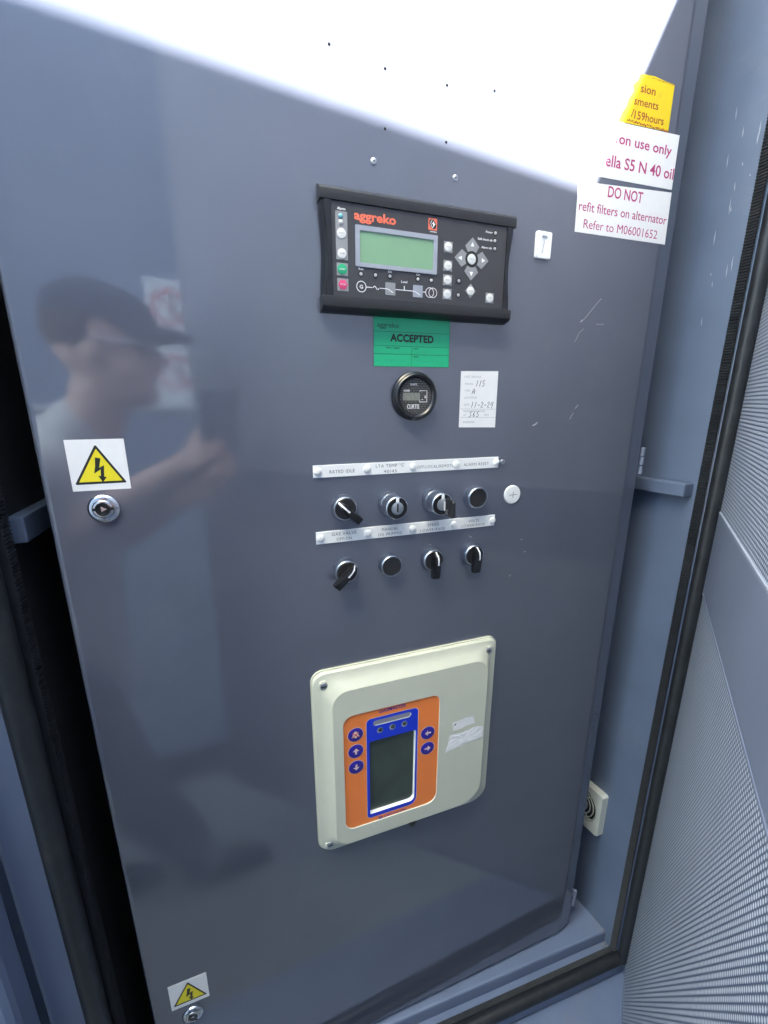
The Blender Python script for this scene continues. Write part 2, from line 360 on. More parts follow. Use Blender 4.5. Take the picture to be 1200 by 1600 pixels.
front = CB.part('front_panel', fp, 'panel', smooth=35)
CB.part('cabinet_body', MB().box(-150, 552, -380, -4, -1046, 925), 'dark')
for zc in (-86, -985):
    h = CB.part('hinge', MB().box(577, 580, -26, -12, zc - 22, zc + 22), 'doorpaint')
    for k in range(3):
        CB.part('knuckle', MB().tube([(579.5, -5.5, zc - 20 + k * 14), (579.5, -5.5, zc - 8 + k * 14)], 3.2, 10), 'doorpaint', h, smooth=40)
# screws that hold things behind the panel
def screw(x, z, r=3.1):
    s_ = CB.part('screw', MB().lathe(x, z, [(r, 0.0), (r, 0.6), (r * 0.8, 1.1), (r * 0.5, 1.3)], 14), 'zinc', smooth=50)
    CB.part('screw_slot', MB().lathe(x, z, [(r * 0.36, 1.3), (r * 0.36, 1.35)], 6), 'ink', s_)
for x, z in ((153, 231), (244, 230)): screw(x, z)
for x, z in ((111, 315), (165, 308), (231, 308), (286, 314), (165, 260), (232, 260)):
    CB.part('rivet_hole', MB().lathe(x, z, [(1.35, 0.05), (1.3, 0.12)], 12), 'hole')  # holes are not cut: a flat black disc paints their shade
CB.part('rivet_hole', MB().lathe(378, -75, [(1.1, 0.05), (1.1, 0.1)], 10), 'ink')
sc = MB()
def scr(pts, w): sc.ribbon(pts, w * 0.75, 0.08)
scr([(430.2, 99.4), (436, 103), (444, 112), (452, 121), (460, 129)], 0.7); scr([(431, 99), (433, 102)], 1.4)
scr([(424.7, 75), (430, 86), (436.8, 91.7)], 0.5); scr([(456, 98.4), (462, 98.2), (469.1, 98.9)], 0.5)
scr([(430.1, -22.6), (433, -17), (435, -14)], 0.7); scr([(437, -8.5), (441.6, -3.5)], 0.9)
scr([(369.8, -29.7), (373, -28.6), (378.2, -25.5)], 1.2); scr([(371, -29.5), (374.5, -28.4), (376.5, -27)], 1.8)
scr([(367, -187), (370, -186.4)], 0.8); scr([(373, -206), (378, -205)], 0.6); scr([(352, -240), (356, -238)], 0.6)
scr([(225, -177), (229, -179.5)], 0.7); scr([(283.5, -172), (288, -175)], 0.9)
scr([(-157, 222), (-154.5, 223.5), (-152, 222)], 3.2)  # small pale blob near the left edge, wider than the rest
CB.part('scratch', sc, 'scr', kind='stuff')

# right-hand door: perforated inner skins, plain middle rail, outer skin, rivets
DA = math.atan2(-0.632, -0.775)
D = Thing('acoustic_door', 'half open grey-blue door lined with perforated metal sheet, right of the panel', 'door', (655, 70, 0))
D.o.rotation_euler.z = DA; D.org = (0, 0, 0)
# local: x along the door from the hinge, d negative = away from the panel (outside), d positive = towards the panel
D.part('perforated_sheet', MB().box(-10, 950, -3, -1, -154, 925), 'perf', label='upper perforated metal sheet')
D.part('perforated_sheet', MB().box(-12, 950, -3, -1, -1118, -282), 'perf', label='lower perforated metal sheet')
D.part('middle_rail', MB().box(-13, 950, -8, 0.6, -280, -156.5), 'doorpaint', bevel=1)
D.part('edge_strip', MB().box(-15, -10.4, -10, 0.4, -154, 940), 'doorpaint', bevel=0.6)
D.part('edge_strip', MB().box(-17, -12.4, -10, 0.4, -1133, -282), 'doorpaint', bevel=0.6)
D.part('edge_strip', MB().box(-10.2, 955, -10, 1.0, -156.2, -153), 'lgrey', bevel=0.6)
D.part('edge_strip', MB().box(-12, 955, -10, 1.0, -283.2, -280.2), 'doorpaint', bevel=0.6)
D.part('top_rail', MB().box(-10, 960, -50, 0, 925.5, 940), 'doorpaint', bevel=1)
D.part('bottom_rail', MB().box(-12, 960, -50, 0, -1133, -1118.5), 'doorpaint', bevel=1)
D.part('free_edge', MB().box(950.5, 960, -50, 0.8, -1118, 925), 'lgrey', bevel=1)
D.part('outer_skin', MB().box(-12, 960, -53, -50.2, -1133, 940), 'doorpaint')
rv = None
for k in range(21):
    z = 850 - 104 * k * 1.0
    if z < -1115 or -290 < z < -150: continue
    if rv is None:
        rv = D.part('rivet', MB().lathe(0, 0, [(2.6, 0), (2.4, 0.9), (1.4, 1.6)], 10), 'lgrey', smooth=60); rv.location = (-0.007, 0.001, z / 1000)
    else:
        c = rv.copy(); COL.objects.link(c); c.parent = D.o; c.location = (-0.007, 0.001, z / 1000)
# left-hand door leaf, swung wide open
LD = Thing('side_door', 'grey-blue door leaf swung wide open at the left edge', 'door', (-268, 26, 0))
LD.o.rotation_euler.z = R(-176); LD.org = (0, 0, 0)
LD.part('door_skin', MB().box(0, 700, -40, 0, -1133, 940), 'paint', bevel=8)

# neighbouring enclosure across the aisle; its top throws the shade over the lower panel
NB = Thing('neighbouring_enclosure', 'pale blue-grey container wall standing across the narrow aisle', 'enclosure', (-100, 1000, -1400))
NA = R(-2.1)
def nby(x): return 1071 + (x + 100) * 0.064         # d of its face
def nbox(x0, x1, t0, t1, z0, z1):
    vs = []
    for x in (x0, x1):
        f = nby(x)
        vs += [(x, f + t1, z0), (x, f + t0, z0), (x, f + t0, z1), (x, f + t1, z1)]
    return MB().add(vs, [(0, 1, 2, 3), (7, 6, 5, 4), (0, 4, 5, 1), (1, 5, 6, 2), (2, 6, 7, 3), (3, 7, 4, 0)])
NB.part('wall', nbox(-4200, 4200, 0, 1500, -1400, 1846), 'neigh', bevel=4)
NB.part('ledge', nbox(-560, 200, -14, -0.3, -22, -10), 'paper', bevel=1)
for x in (-2400, -1240, 1070, 2230):
    NB.part('seam_cover', nbox(x, x + 14, -6, -0.3, -20, 1820), 'lgrey', bevel=1)
NB.part('base_rail', nbox(-3200, 3200, -14, -0.3, -1390, -1310), 'dark')
for x, z, lab in ((-155, 268, 'white prohibition sign with red ring, upper of the pair across the aisle'), (-155, 82, 'white prohibition sign with red ring, lower of the pair across the aisle')):
    f = nby(x); T = Thing('prohibition_sign', lab, 'sign', (x, f, z), 'prohibition signs across the aisle')
    T.part('plate', MB().box(x - 60, x + 60, f - 5, f - 1, z - 88, z + 88), 'paper')
    T.part('ring', MB().add([(x + r_ * math.cos(2 * math.pi * k / 32), f - 5.6, z + 9 + r_ * math.sin(2 * math.pi * k / 32)) for r_ in (40, 50) for k in range(32)], [(k, (k + 1) % 32, 32 + (k + 1) % 32, 32 + k) for k in range(32)]), 'red')
    T.part('slash', MB().add([(x - 35, f - 5.4, z + 40), (x - 30, f - 5.4, z + 45), (x + 35, f - 5.4, z - 22), (x + 30, f - 5.4, z - 27)], [(0, 1, 2, 3)]), 'red')
    T.part('figure', MB().add([(x + 16, f - 5.2, z - 24), (x + 24, f - 5.2, z - 24), (x + 12, f - 5.2, z + 43), (x + 4, f - 5.2, z + 43)], [(0, 1, 2, 3)]), 'ink')

# ================================================================== instruments on the panel
# ---- generator controller
G = Thing('generator_controller', 'black rectangular generator controller with green screen and round white buttons', 'controller', (205, 0, 89))
hs = MB()
# side rails with a waisted outline, top and bottom bars
def bar(zs_, x0, x1, pr): # profile in (d, z) swept along x
    vs = [(x, d, z) for x in (x0, x1) for d, z in pr]; n = len(pr)
    return MB().add(vs, [tuple(range(n)), tuple(reversed(range(n, 2 * n)))] + [(i, (i + 1) % n, n + (i + 1) % n, n + i) for i in range(n)])
G.part('top_bar', bar(0, 94.5, 314, [(0, 202.3), (4, 202.3), (12, 198.5), (14.5, 196), (15.2, 192), (14.6, 187.2), (0, 187.2)]), 'black', smooth=30)
G.part('bottom_bar', bar(0, 94, 314.5, [(0, 103.5), (14.6, 103.5), (15.6, 98), (15.0, 94), (12.5, 92), (4, 89.4), (0, 89.4)]), 'black', smooth=30)
def rail(sign, xo):
    vs = []; fs = []; k = 16
    for i in range(k + 1):
        z = 103.6 + (187.1 - 103.6) * i / k; q = i / k
        w = 3.6 * math.sin(math.pi * min(1, max(0, (q - 0.08) / 0.84))) ** 1.3
        xi = xo + sign * 11.2; xs = xo + sign * (0.8 + w * 0.55)
        prof_ = [(xs, 0), (xs, 5), (xo + sign * (2.2 + w), 11.5), (xo + sign * (4.5 + w * 0.8), 14.2), (xi, 14.0), (xi, 0)]
        vs += [(a, b, z) for a, b in prof_]
    for i in range(k):
        for j in range(5): fs.append((i * 6 + j, i * 6 + j + 1, i * 6 + j + 7, i * 6 + j + 6))
    return MB().add(vs, fs)
G.part('side_rail', rail(1, 94.2), 'blackgloss', smooth=40)
G.part('side_rail', rail(-1, 314.8), 'blackgloss', smooth=40)
FD = 13.0
G.part('faceplate', MB().loft([(rrect(105.6, 103.8, 303.4, 186.9, 1), 0), (rrect(105.6, 103.8, 303.4, 186.9, 1), FD)]), 'face')
# the tracing was made on the plane d = 14; all feature positions are millimetres there
sb = G.part('screen_bezel', MB().loft([(rrect(129, 132, 218.8, 168.8, 0.8), FD), (rrect(129, 132, 218.8, 168.8, 0.8), FD + 1.2), (rrect(133.6, 135.8, 214.2, 164.3, 0.6), FD + 1.2), (rrect(133.6, 135.8, 214.2, 164.3, 0.6), FD + 0.25)], front=False), 'lgrey')
G.part('screen', MB().plate(rrect(133.5, 135.7, 214.3, 164.4, 0.6), FD + 0.1, FD + 0.25), 'lcd', sb)
G.part('lamp_strip', MB().plate(rrect(109.5, 136.5, 121.3, 178.5, 0.6), FD, FD + 0.3), 'padgrey')
def pbtn(x, z, r=4.1, pad=5.7, m='offwhite', padm='padgrey', txt=None, diamond=False, hexa=False, tm='greyink'):
    o_ = [(x - pad, z), (x, z - pad * 1.12), (x + pad, z), (x, z + pad * 1.12)] if diamond else rrect(x - pad, z - pad, x + pad, z + pad, 0.4)
    if pad == 0: b = G.part('button', MB().lathe(x, z, [(r, FD + 0.3), (r * 0.98, FD + 0.75), (r * 0.8, FD + 0.95)], 22), m, smooth=50)
    else:
        b = G.part('button', MB().plate(o_, FD, FD + 0.3), padm)
        G.part('button_cap', MB().lathe(x, z, [(r, FD + 0.3), (r * 0.98, FD + 0.75), (r * 0.8, FD + 0.95)], 6 if hexa else 22), m, b, smooth=50)
    if txt: G.part('lettering', MB().text(txt, x - r * 0.6, x + r * 0.6, z - 0.6, 1.3, FD + 1.0, 0.01), tm, b)
    return b
pbtn(115.2, 159.6, 4.6, 0, txt='INFO'); pbtn(115.3, 142, 4.6, 0, txt='JUMP')
pbtn(115.3, 128, 4.9, 5.7, 'greenbtn', txt='START', tm='paper'); pbtn(115.6, 114.2, 4.9, 5.7, 'redbtn', txt='STOP', hexa=True, tm='paper')
for x, z, t in ((231.8, 159.9, 'VIEW'), (232.1, 142, 'LOG'), (232.2, 128.1, 'MAN'), (232.3, 114.2, 'AUTO'), (286.1, 114.2, 'TEST')): pbtn(x, z, 4.5, 5.2, txt=t)
pbtn(261.1, 119.5, 4.4, 6.6, txt='BACK', diamond=True)
pbtn(260.6, 151, 5.2, 0, txt='SEL')
cx, cz = 260.8, 151.0
G.part('cursor_ring', MB().ring(cx, cz, 5.4, 7.8, FD + 0.15, 30), 'ink')
for a in (0, 90, 180, 270):
    def rot(p): return (cx + p[0] * math.cos(R(a)) - p[1] * math.sin(R(a)), cz + p[0] * math.sin(R(a)) + p[1] * math.cos(R(a)))
    arc = [(8.2 * math.cos(R(q)), 8.2 * math.sin(R(q))) for q in (-36, -18, 0, 18, 36)]
    b = G.part('arrow_button', MB().plate([rot(p) for p in [(21, 0)] + [(12.5, 8.6)] + list(reversed(arc)) + [(12.5, -8.6)]], FD, FD + 0.5), 'padgrey')
    G.part('arrow', MB().add([(rot(p)[0], FD + 0.6, rot(p)[1]) for p in ((16.8, 0), (12.4, 2.2), (12.4, -2.2))], [(0, 1, 2)]), 'paper', b)
for x, z, m_ in ((114.9, 174.2, 'teal'), (114.9, 169.0, 'lamp')):
    G.part('indicator_lamp', MB().lathe(x, z, [(2.4, FD + 0.3), (2.2, FD + 0.8), (1.2, FD + 1.2)], 14), m_, smooth=60)
for x, z in ((134.6, 125.6), (150.1, 125.8), (165.8, 126.0), (197.3, 126.1), (212.9, 126.2), (246, 128.4), (246.1, 114.4), (288.7, 179.4), (288.5, 171.8), (288.9, 164.0)):
    b = G.part('indicator_lamp', MB().ring(x, z, 1.7, 2.9, FD + 0.2, 14), 'ink')
    G.part('lens', MB().lathe(x, z, [(1.7, FD), (1.6, FD + 0.7), (0.8, FD + 1.0)], 12), 'lamp', b, smooth=60)
tx = MB()
tx.text('Alarm', 111.4, 119.6, 179.7, 2.2, FD + 0.15, 0.02); tx.text('Power', 276.8, 285.4, 178.5, 2.0, FD + 0.15, 0.02)
tx.text('Self check ok', 267.2, 285.8, 170.9, 2.0, FD + 0.15, 0.02); tx.text('Alarm inh.', 272.2, 286.0, 163.2, 2.0, FD + 0.15, 0.02)
tx.text('Run', 132.2, 137.2, 129.2, 2.2, FD + 0.15, 0.02); tx.text('On', 163.6, 167.8, 129.4, 2.2, FD + 0.15, 0.02); tx.text('On', 195.4, 199.4, 129.4, 2.2, FD + 0.15, 0.02)
tx.text('Load', 178.4, 185.2, 121.2, 2.0, FD + 0.15, 0.02); tx.text('G', 133.0, 136.6, 112.3, 3.2, FD + 0.15, 0.02)
w_ = 0.7; dd = FD + 0.55
tx.ring(134.8, 113.9, 4.6, 5.3, dd); tx.ribbon([(140, 113.9), (146.6, 113.9)], w_, dd)
tx.ribbon([(147.4 + 6.4 * i / 12, 113.9 + 1.5 * math.sin(i / 12 * 2 * math.pi)) for i in range(13)], w_, dd)
tx.ribbon([(154.6, 113.9), (162.4, 114.0), (165, 113.2), (169, 110.8)], w_, dd); tx.ribbon([(171.9, 114.1), (191.8, 114.1)], w_, dd); tx.ribbon([(181.8, 114.6), (181.8, 118.2)], 1.0, dd)
tx.ribbon([(191.8, 114.0), (195, 113.6), (200, 110.6)], w_, dd); tx.ribbon([(203.2, 114.1), (206.6, 114.1)], w_, dd)
tx.ring(211.2, 114.1, 4.4, 5.0, dd); tx.ring(215.0, 114.1, 4.4, 5.0, dd)
G.part('lettering', tx, 'paper')
G.part('breaker_button', MB().plate(rrect(160.8, 108.4, 171.8, 120.2, 0.4), FD, FD + 0.4), 'padgrey')
G.part('breaker_button', MB().plate(rrect(191.9, 108.6, 203.0, 120.2, 0.4), FD, FD + 0.4), 'lgrey')
G.part('maker_name', MB().text('aggreko', 128.2, 172.2, 173.6, 7.6, FD + 0.15, 0.03, 1.0), 'logoorange')
em = G.part('emblem', MB().plate(rrect(208, 173.6, 218, 184.4, 0.2), FD, FD + 0.12), 'logoorange')
G.part('emblem_oval', MB().add([(213 + 5.0 * math.cos(R(a)) * math.cos(R(-52)) - 3.4 * math.sin(R(a)) * math.sin(R(-52)), FD + 0.2, 179 + 5.0 * math.cos(R(a)) * math.sin(R(-52)) + 3.4 * math.sin(R(a)) * math.cos(R(-52))) for a in range(0, 360, 15)], [tuple(range(24))]), 'ink', em)
G.part('emblem_bolt', MB().ribbon([(212.2, 183), (210.6, 180), (211.4, 177.4), (213, 175.4)], 0.6, FD + 0.3).add([(214.4, FD + 0.3, 182), (212, FD + 0.3, 179.2), (213.4, FD + 0.3, 178.9), (213.2, FD + 0.3, 175.6), (216, FD + 0.3, 179.6), (214.4, FD + 0.3, 179.8)], [(0, 1, 2), (3, 4, 5), (0, 2, 5), (2, 3, 5)]).text('aggreko', 210, 217.8, 171.6, 1.2, FD + 0.2, 0.02), 'paper', em)

# ---- flat labels
def label_thing(name, lab, cat, outline, m, dz=0.25, group=None):
    xs = [p[0] for p in outline]; zs_ = [p[1] for p in outline]
    T = Thing(name, lab, cat, (sum(xs) / len(xs), 0, sum(zs_) / len(zs_)), group)
    T.part('backing', MB().plate(outline, 0.04, dz), m)
    return T
AL = label_thing('acceptance_label', 'bright green label reading ACCEPTED under the black controller', 'label', [(151.6, 38.2), (244.5, 39.2), (244.2, 90.5), (151.6, 90.5)], 'green')
a_ = MB(); t_ = 0.35
a_.text('aggreko', 156, 181, 79, 5.2, t_, 0.0); a_.text('ACCEPTED', 171, 223.8, 65.4, 7.2, t_, 0.045, 1.05)
a_.text('test / repair', 166.2, 182.6, 57.6, 1.8, t_, 0.02); a_.text('unit', 199.3, 204.6, 57.7, 1.7, t_, 0.02); a_.text('date', 199.5, 205, 49.2, 1.7, t_, 0.02)
for p in (((151.9, 74.8), (244, 75.6)), ((151.9, 60.2), (244.2, 60.9)), ((151.8, 51.6), (244, 52.5)), ((197.1, 60.5), (197.3, 38.8)), ((151.7, 38.4), (244.4, 39.4)), ((151.8, 38.3), (151.8, 90.3)), ((244.3, 39.3), (244.0, 90.3))): a_.ribbon(p, 0.35, t_)
AL.part('lettering', a_, 'ink')
hw = MB(); random.seed(3)
def scribble(x0, x1, z, h, n):
    pts = []
    for i in range(n): pts.append((x0 + (x1 - x0) * i / (n - 1) + random.uniform(-0.5, 0.5), z + random.uniform(0, h)))
    for i in range(0, n - 3, 4): hw.ribbon(pts[i:i + 4], 0.4, t_)
scribble(200.9, 226, 53.6, 3.2, 24); scribble(163.9, 191, 43.2, 3.4, 26); scribble(202.6, 231, 44, 2.6, 20); scribble(155, 158, 44, 1, 5)
AL.part('handwriting', hw, 'greenink')

SV = label_thing('service_label', 'small white service label with handwritten 115 and 11-2-24', 'label', [(261.2, -30), (313, -31), (312.6, 36.8), (261, 35.7)], 'paper')
b_ = MB()
for st, x0, x1, z in (('LAST SERVICE', 266, 288.5, 28.4), ('HOURS :', 266.9, 279.5, 20.2), ('TYPE :', 266.9, 275.5, 12.2), ('LOCATION', 266.7, 284, 4.2), ('DATE', 266.7, 274.5, -4.2), ('NEXT SERVICE DUE', 266.5, 297, -11.8), ('AT', 266.7, 270.5, -16.6), ('HRS', 296, 302.5, -16.6), ('ENGINEER', 266.5, 283, -25)):
    b_.text(st, x0, x1, z, 2.3, 0.35, 0.0)
b_.ribbon([(262.3, -8), (312.4, -8.6)], 0.35, 0.35); b_.ribbon([(263, -18.2), (312.4, -18.6)], 0.35, 0.35)
SV.part('lettering', b_, 'greyink')
# handwriting as pen strokes
PEN = {'1': [[(0.3, 0), (0.5, 1)]], '5': [[(0.75, 1), (0.3, 0.95), (0.2, 0.55), (0.6, 0.55), (0.65, 0.2), (0.3, 0), (0.05, 0.08)]], 'A': [[(0, 0), (0.25, 0.75), (0.55, 1), (0.75, 0.6), (0.72, 0)], [(0.1, 0.4), (0.8, 0.42)]],
       '2': [[(0.1, 0.75), (0.4, 1), (0.65, 0.75), (0.1, 0), (0.75, 0.02)]], '4': [[(0.35, 1), (0.1, 0.4), (0.75, 0.5)], [(0.75, 1), (0.5, -0.2)]], '-': [[(0.1, 0.4), (0.7, 0.45)]], '3': [[(0.1, 0.95), (0.7, 0.95), (0.3, 0.6), (0.7, 0.3), (0.3, 0), (0.05, 0.1)]], '6': [[(0.6, 1), (0.2, 0.5), (0.2, 0.1), (0.55, 0.05), (0.6, 0.4), (0.2, 0.4)]]}
def pen(mb, st, x, z, h, adv, w=0.75):
    for ch in st:
        for stroke in PEN[ch]: mb.ribbon([(x + p[0] * h * 0.72 + p[1] * h * 0.12, z + p[1] * h) for p in stroke], w, 0.4)
        x += adv
pw_ = MB(); pen(pw_, '115', 281.2, 18.6, 7, 4.4); pen(pw_, 'A', 277, 9.4, 6.4, 5); pen(pw_, '11-2-24', 276, -6.4, 6.8, 4.6); pen(pw_, '365', 274, -17.6, 6.4, 5.2)
SV.part('handwriting', pw_, 'ink')

# ---- right-hand stack of labels, half in the sun; print stops where glare bleaches it
YL = label_thing('yellow_label', 'yellow label ending 7159hours, its left side cut along the sun glare', 'label', [(454, 317.5), (532.8, 320.6), (532.6, 367.6), (518, 368.0), (500, 369.4), (478, 367.4), (476, 361), (470, 356), (471, 349), (465, 341), (463, 333), (458, 327)], 'yellow')  # left outline follows the shadow edge, where sun would bleach the vinyl
y_ = MB(); y_.text('sion', 481.2, 504.4, 350.8, 7.8, 0.35, 0.014, rise=0.6); y_.text('sments', 473.4, 511.8, 337.4, 7.8, 0.35, 0.014, rise=1.2); y_.text('159hours', 476.5, 523.2, 324.0, 7.8, 0.35, 0.014, rise=1.6)
y_.ribbon([(475, 333), (472, 325)], 1.2, 0.35)
YL.part('lettering', y_, 'brownred')
tr_ = MB()
for i in range(26): 
    x = 466 + i * 2.6; tr_.ribbon([(x, 320.4 - 0.02 * i + random.uniform(-0.4, 0.6)), (x + 2, 320.8 + random.uniform(-0.3, 1.6))], random.uniform(0.6, 2.0), 0.36)
for i in range(14): tr_.ribbon([(497 + i * 2.6, 367.6 + random.uniform(-0.8, 0.2)), (499 + i * 2.6, 367.2 + random.uniform(-0.8, 0.2))], random.uniform(0.3, 0.9), 0.36)
YL.part('torn_edge', tr_, 'brownred', kind='stuff')
WL = label_thing('oil_label', 'white label with magenta print, N 40 oil, between yellow and lower white label', 'label', [(430, 259), (552.6, 262), (552.4, 320.2), (432, 316)], 'paper', 0.3)
w1 = MB(); w1.text('on use only', 458, 543, 296.2, 10, 0.4, 0.014, rise=0.8); w1.text('ella S5 N 40 oil', 441.5, 552.0, 271.4, 11.5, 0.4, 0.014, rise=1.6)
w1.ribbon([(454.5, 296), (454.5, 302.5)], 1.6, 0.4)
WL.part('lettering', w1, 'magenta')
FL = label_thing('filter_label', 'white label with magenta print, DO NOT refit filters, lowest of the stack', 'label', [(406.8, 198.5), (554.6, 200.3), (553.2, 259.0), (405.2, 250.5)], 'paper', 0.3)
w2 = MB(); w2.text('DO NOT', 450.5, 506.3, 240.6, 11.2, 0.4, 0.014, rise=0.6); w2.text('refit filters on alternator', 409.3, 551.4, 221.4, 9.6, 0.4, 0.004, rise=1.4); w2.text('Refer to M06001652', 418.8, 538.8, 203.8, 9.4, 0.4, 0.0, rise=1.2)
FL.part('lettering', w2, 'magenta')

# ---- cable tie mount
TM = Thing('cable_tie_mount', 'small white adhesive mount with a slot, right of the controller', 'cable mount', (362, 0, 178))
ob = rrect(351.2, 164.2, 373, 192.8, 2)
TM.part('base', MB().loft([(ob, 0), (ob, 2.4), (rrect(352, 165, 372.2, 192, 1.6), 3.2), (rrect(358.6, 168, 366.4, 188.5, 2), 3.2), (rrect(359.6, 169.5, 365.8, 187.5, 1.5), 1.4)]), 'white', smooth=25)
TM.part('slot', MB().add([(359.4, 3.3, 169), (360.2, 3.3, 169), (363.2, 3.3, 188), (362.8, 3.3, 188)], [(0, 1, 2, 3)]), 'greyink')

# ---- hour meter
HM = Thing('hour_meter', 'round black hour meter with small grey display under the green label', 'hour meter', (200, 0, 6.5))
c0 = (200, 6.5)
HM.part('bezel', MB().loft([(circ(*c0, r, 48), d) for r, d in ((27.4, 0), (27.4, 3), (26.2, 3.6), (27, 4.4), (27, 6), (25.8, 7), (25.9, 8.2), (25.2, 9.6), (23.6, 10.6), (22.6, 10.4), (19.8, 7.4), (19.6, 6.6))], front=False), 'blackgloss', smooth=40)
M['dial'] = bpy.data.materials.new('patterned_dial'); md = M['dial']; md.use_nodes = True
_N = md.node_tree.nodes; _L = md.node_tree.links; _p = _N['Principled BSDF']; _p.inputs['Roughness'].default_value = 0.3
_tc = _N.new('ShaderNodeTexCoord'); _mp = _N.new('ShaderNodeMapping'); _mp.inputs['Rotation'].default_value = (R(90), 0, 0); _mp.inputs['Scale'].default_value = (1, 1, 1)
_br = _N.new('ShaderNodeTexBrick'); _br.inputs['Scale'].default_value = 55; _br.inputs['Color1'].default_value = (0.075, 0.075, 0.075, 1); _br.inputs['Color2'].default_value = (0.11, 0.11, 0.105, 1); _br.inputs['Mortar'].default_value = (0.02, 0.02, 0.02, 1); _br.inputs['Mortar Size'].default_value = 0.03; _br.inputs['Brick Width'].default_value = 0.22; _br.inputs['Row Height'].default_value = 0.14
_L.new(_tc.outputs['Object'], _mp.inputs[0]); _L.new(_mp.outputs[0], _br.inputs[0]); _L.new(_br.outputs[0], _p.inputs[0])
HM.part('dial', MB().add([(x, 6.7, z) for x, z in circ(*c0, 19.7, 40)], [tuple(range(40))]), 'dial')
M['lcdgrey'] = mat('grey_lcd', (0.21, 0.22, 0.19), 0.3, var=0.15, vscale=300)
HM.part('display', MB().plate(rrect(184.2, 1.8, 205.4, 10.2, 0.5), 6.7, 6.9), 'lcdgrey')
hm = MB(); hm.text('QUARTZ', 193, 201.6, 18.6, 1.9, 7.0, 0.02); hm.text('HOURS', 185, 192.4, 11.6, 2.1, 7.0, 0.03); hm.text('CURTIS', 189.4, 204.6, -7.2, 4.6, 7.0, 0.018)
hm.ribbon([(205, 11.4), (205, 12.7), (214, 12.7), (214, 0.2), (205, 0.2), (205, 2.6)], 0.8, 7.0); hm.ring(212, 5.5, 0.6, 1.2, 7.0, 12); hm.ribbon([(212, 6.5), (212, 8)], 0.5, 7.0); hm.ribbon([(207.5, 2.6), (209, 3.2)], 0.8, 7.0)
HM.part('lettering', hm, 'paper')

# ---- engraved label strips with screw caps
def strip(lab, x0, x1, z0, z1, lines, caps, zc):
    T = Thing('label_strip', lab, 'label strip', ((x0 + x1) / 2, 0, z0), 'engraved label strips')
    T.part('plate', MB().box(x0, x1, 0.05, 1.6, z0, z1), 'white', bevel=0.25)
    m_ = MB()
    for st, a, b, z in lines: m_.text(st, a, b, z, 3.6, 1.68, 0.0, 1.15)
    T.part('lettering', m_, 'engrave')
    for x in caps: T.part('screw_cap', MB().lathe(x, zc, [(4.6, 1.6), (4.5, 2.4), (3.9, 3.2), (2.4, 3.7), (1.0, 3.8)], 20), 'cappl', smooth=70)
    return T
S1 = strip('white engraved label strip starting RATED IDLE, above the upper row of switches', 79.5, 320.5, -82.4, -68.4,
      (('RATED IDLE', 98, 127.4, -78.2), ('LTA TEMP °C', 153.2, 188.6, -74.4), ('40/45', 163, 179.5, -81), ('OFF/LOCAL/REMOTE', 206, 255.2, -78.2), ('ALARM RESET', 269.7, 306.2, -78.2)), (84.6, 142.4, 200.4, 259, 317.2), -75.5)
EY = S1.part('eyelet', MB().loft([(circ(326.6, -75.2, r, 18), d) for r, d in ((3.2, 0), (3.2, 2.6), (2.6, 3.2), (1.7, 3.0), (1.5, 1.2))]), 'zinc', smooth=40)
S2 = strip('white engraved label strip starting GAS VALVE, between the two rows of switches', 79.8, 321.2, -161, -146.2,
      (('GAS VALVE', 98.4, 128.4, -152.4), ('OFF/ON', 104, 122.5, -159), ('MANUAL', 160.5, 182, -152.6), ('OIL PRIMING', 155.8, 187.2, -159), ('SPEED', 222, 238, -152.8), ('LOWER/RAISE', 212.2, 246.8, -159.4), ('VOLTS', 281, 296.5, -153.2), ('LOWER/RAISE', 270.8, 306, -159.2)), (85, 142.3, 200.9, 259.1, 317.4), -153.8)

# ---- switches: bezel and face, handle, key switch, push button
def bezel(T, x, z, top=11.0, r=14.6):
    T.part('bezel', MB().loft([(circ(x, z, q, 40), d) for q, d in ((r, 0), (r, 4.0), (r - 0.5, top - 2.6), (r - 0.9, top - 0.6), (r - 1.5, top), (r - 2.2, top - 0.2), (r - 2.3, top - 1.2))], front=False), 'steel', smooth=40)
SWX, Z1, Z2 = (113.5, 170.3, 228.2, 287.3), -118.5, -196.3
SEL_G = 'black lever selector switches'
def selector(x, z, lab):
    T = Thing('selector_switch', lab, 'selector switch', (x, 0, z), SEL_G)
    bezel(T, x, z)
    hd = T.part('handle', MB().loft([(circ(x, z, 12.6, 36), 9.4), (circ(x, z, 12.5, 36), 11.4), (circ(x, z, 11.8, 36), 12.0)]), 'black', smooth=40)
    # lever along +z (pointer) to -z (tail); side profile (s, h)
    top = [(13.2, 12.0), (12.6, 14.6), (8.5, 22.5), (4, 24), (-8, 23.2), (-16, 21.4), (-22, 19.2)]
    bot = [(-22.6, 13.6), (-18, 12.6), (-13, 11.6), (0, 11.6)]
    pr = top + bot
    vs = []; n_ = len(pr)
    for sx in (-1, 1):
        for s_, h_ in pr:
            w = 3.4 if h_ > 16 else 4.4
            if s_ < -14: w += 0.8
            if s_ > 11: w *= 0.55
            vs.append((x + sx * w, h_, z + s_))
    lv = MB().add(vs, [tuple(range(n_)), tuple(reversed(range(n_, 2 * n_)))] + [(i, (i + 1) % n_, n_ + (i + 1) % n_, n_ + i) for i in range(n_)])
    T.part('lever', lv, 'blackgloss', hd, bevel=0.5)
    T.part('pointer_line', MB().add([(x + sx, h_ + 0.28, z + s_ + 0.1) for s_, h_ in ((12.7, 14.7), (8.5, 22.5), (4, 24), (-2.5, 23.75)) for sx in (-1.0, 1.0)], [(0, 1, 3, 2), (2, 3, 5, 4), (4, 5, 7, 6)]), 'paper', hd)
    return T.o
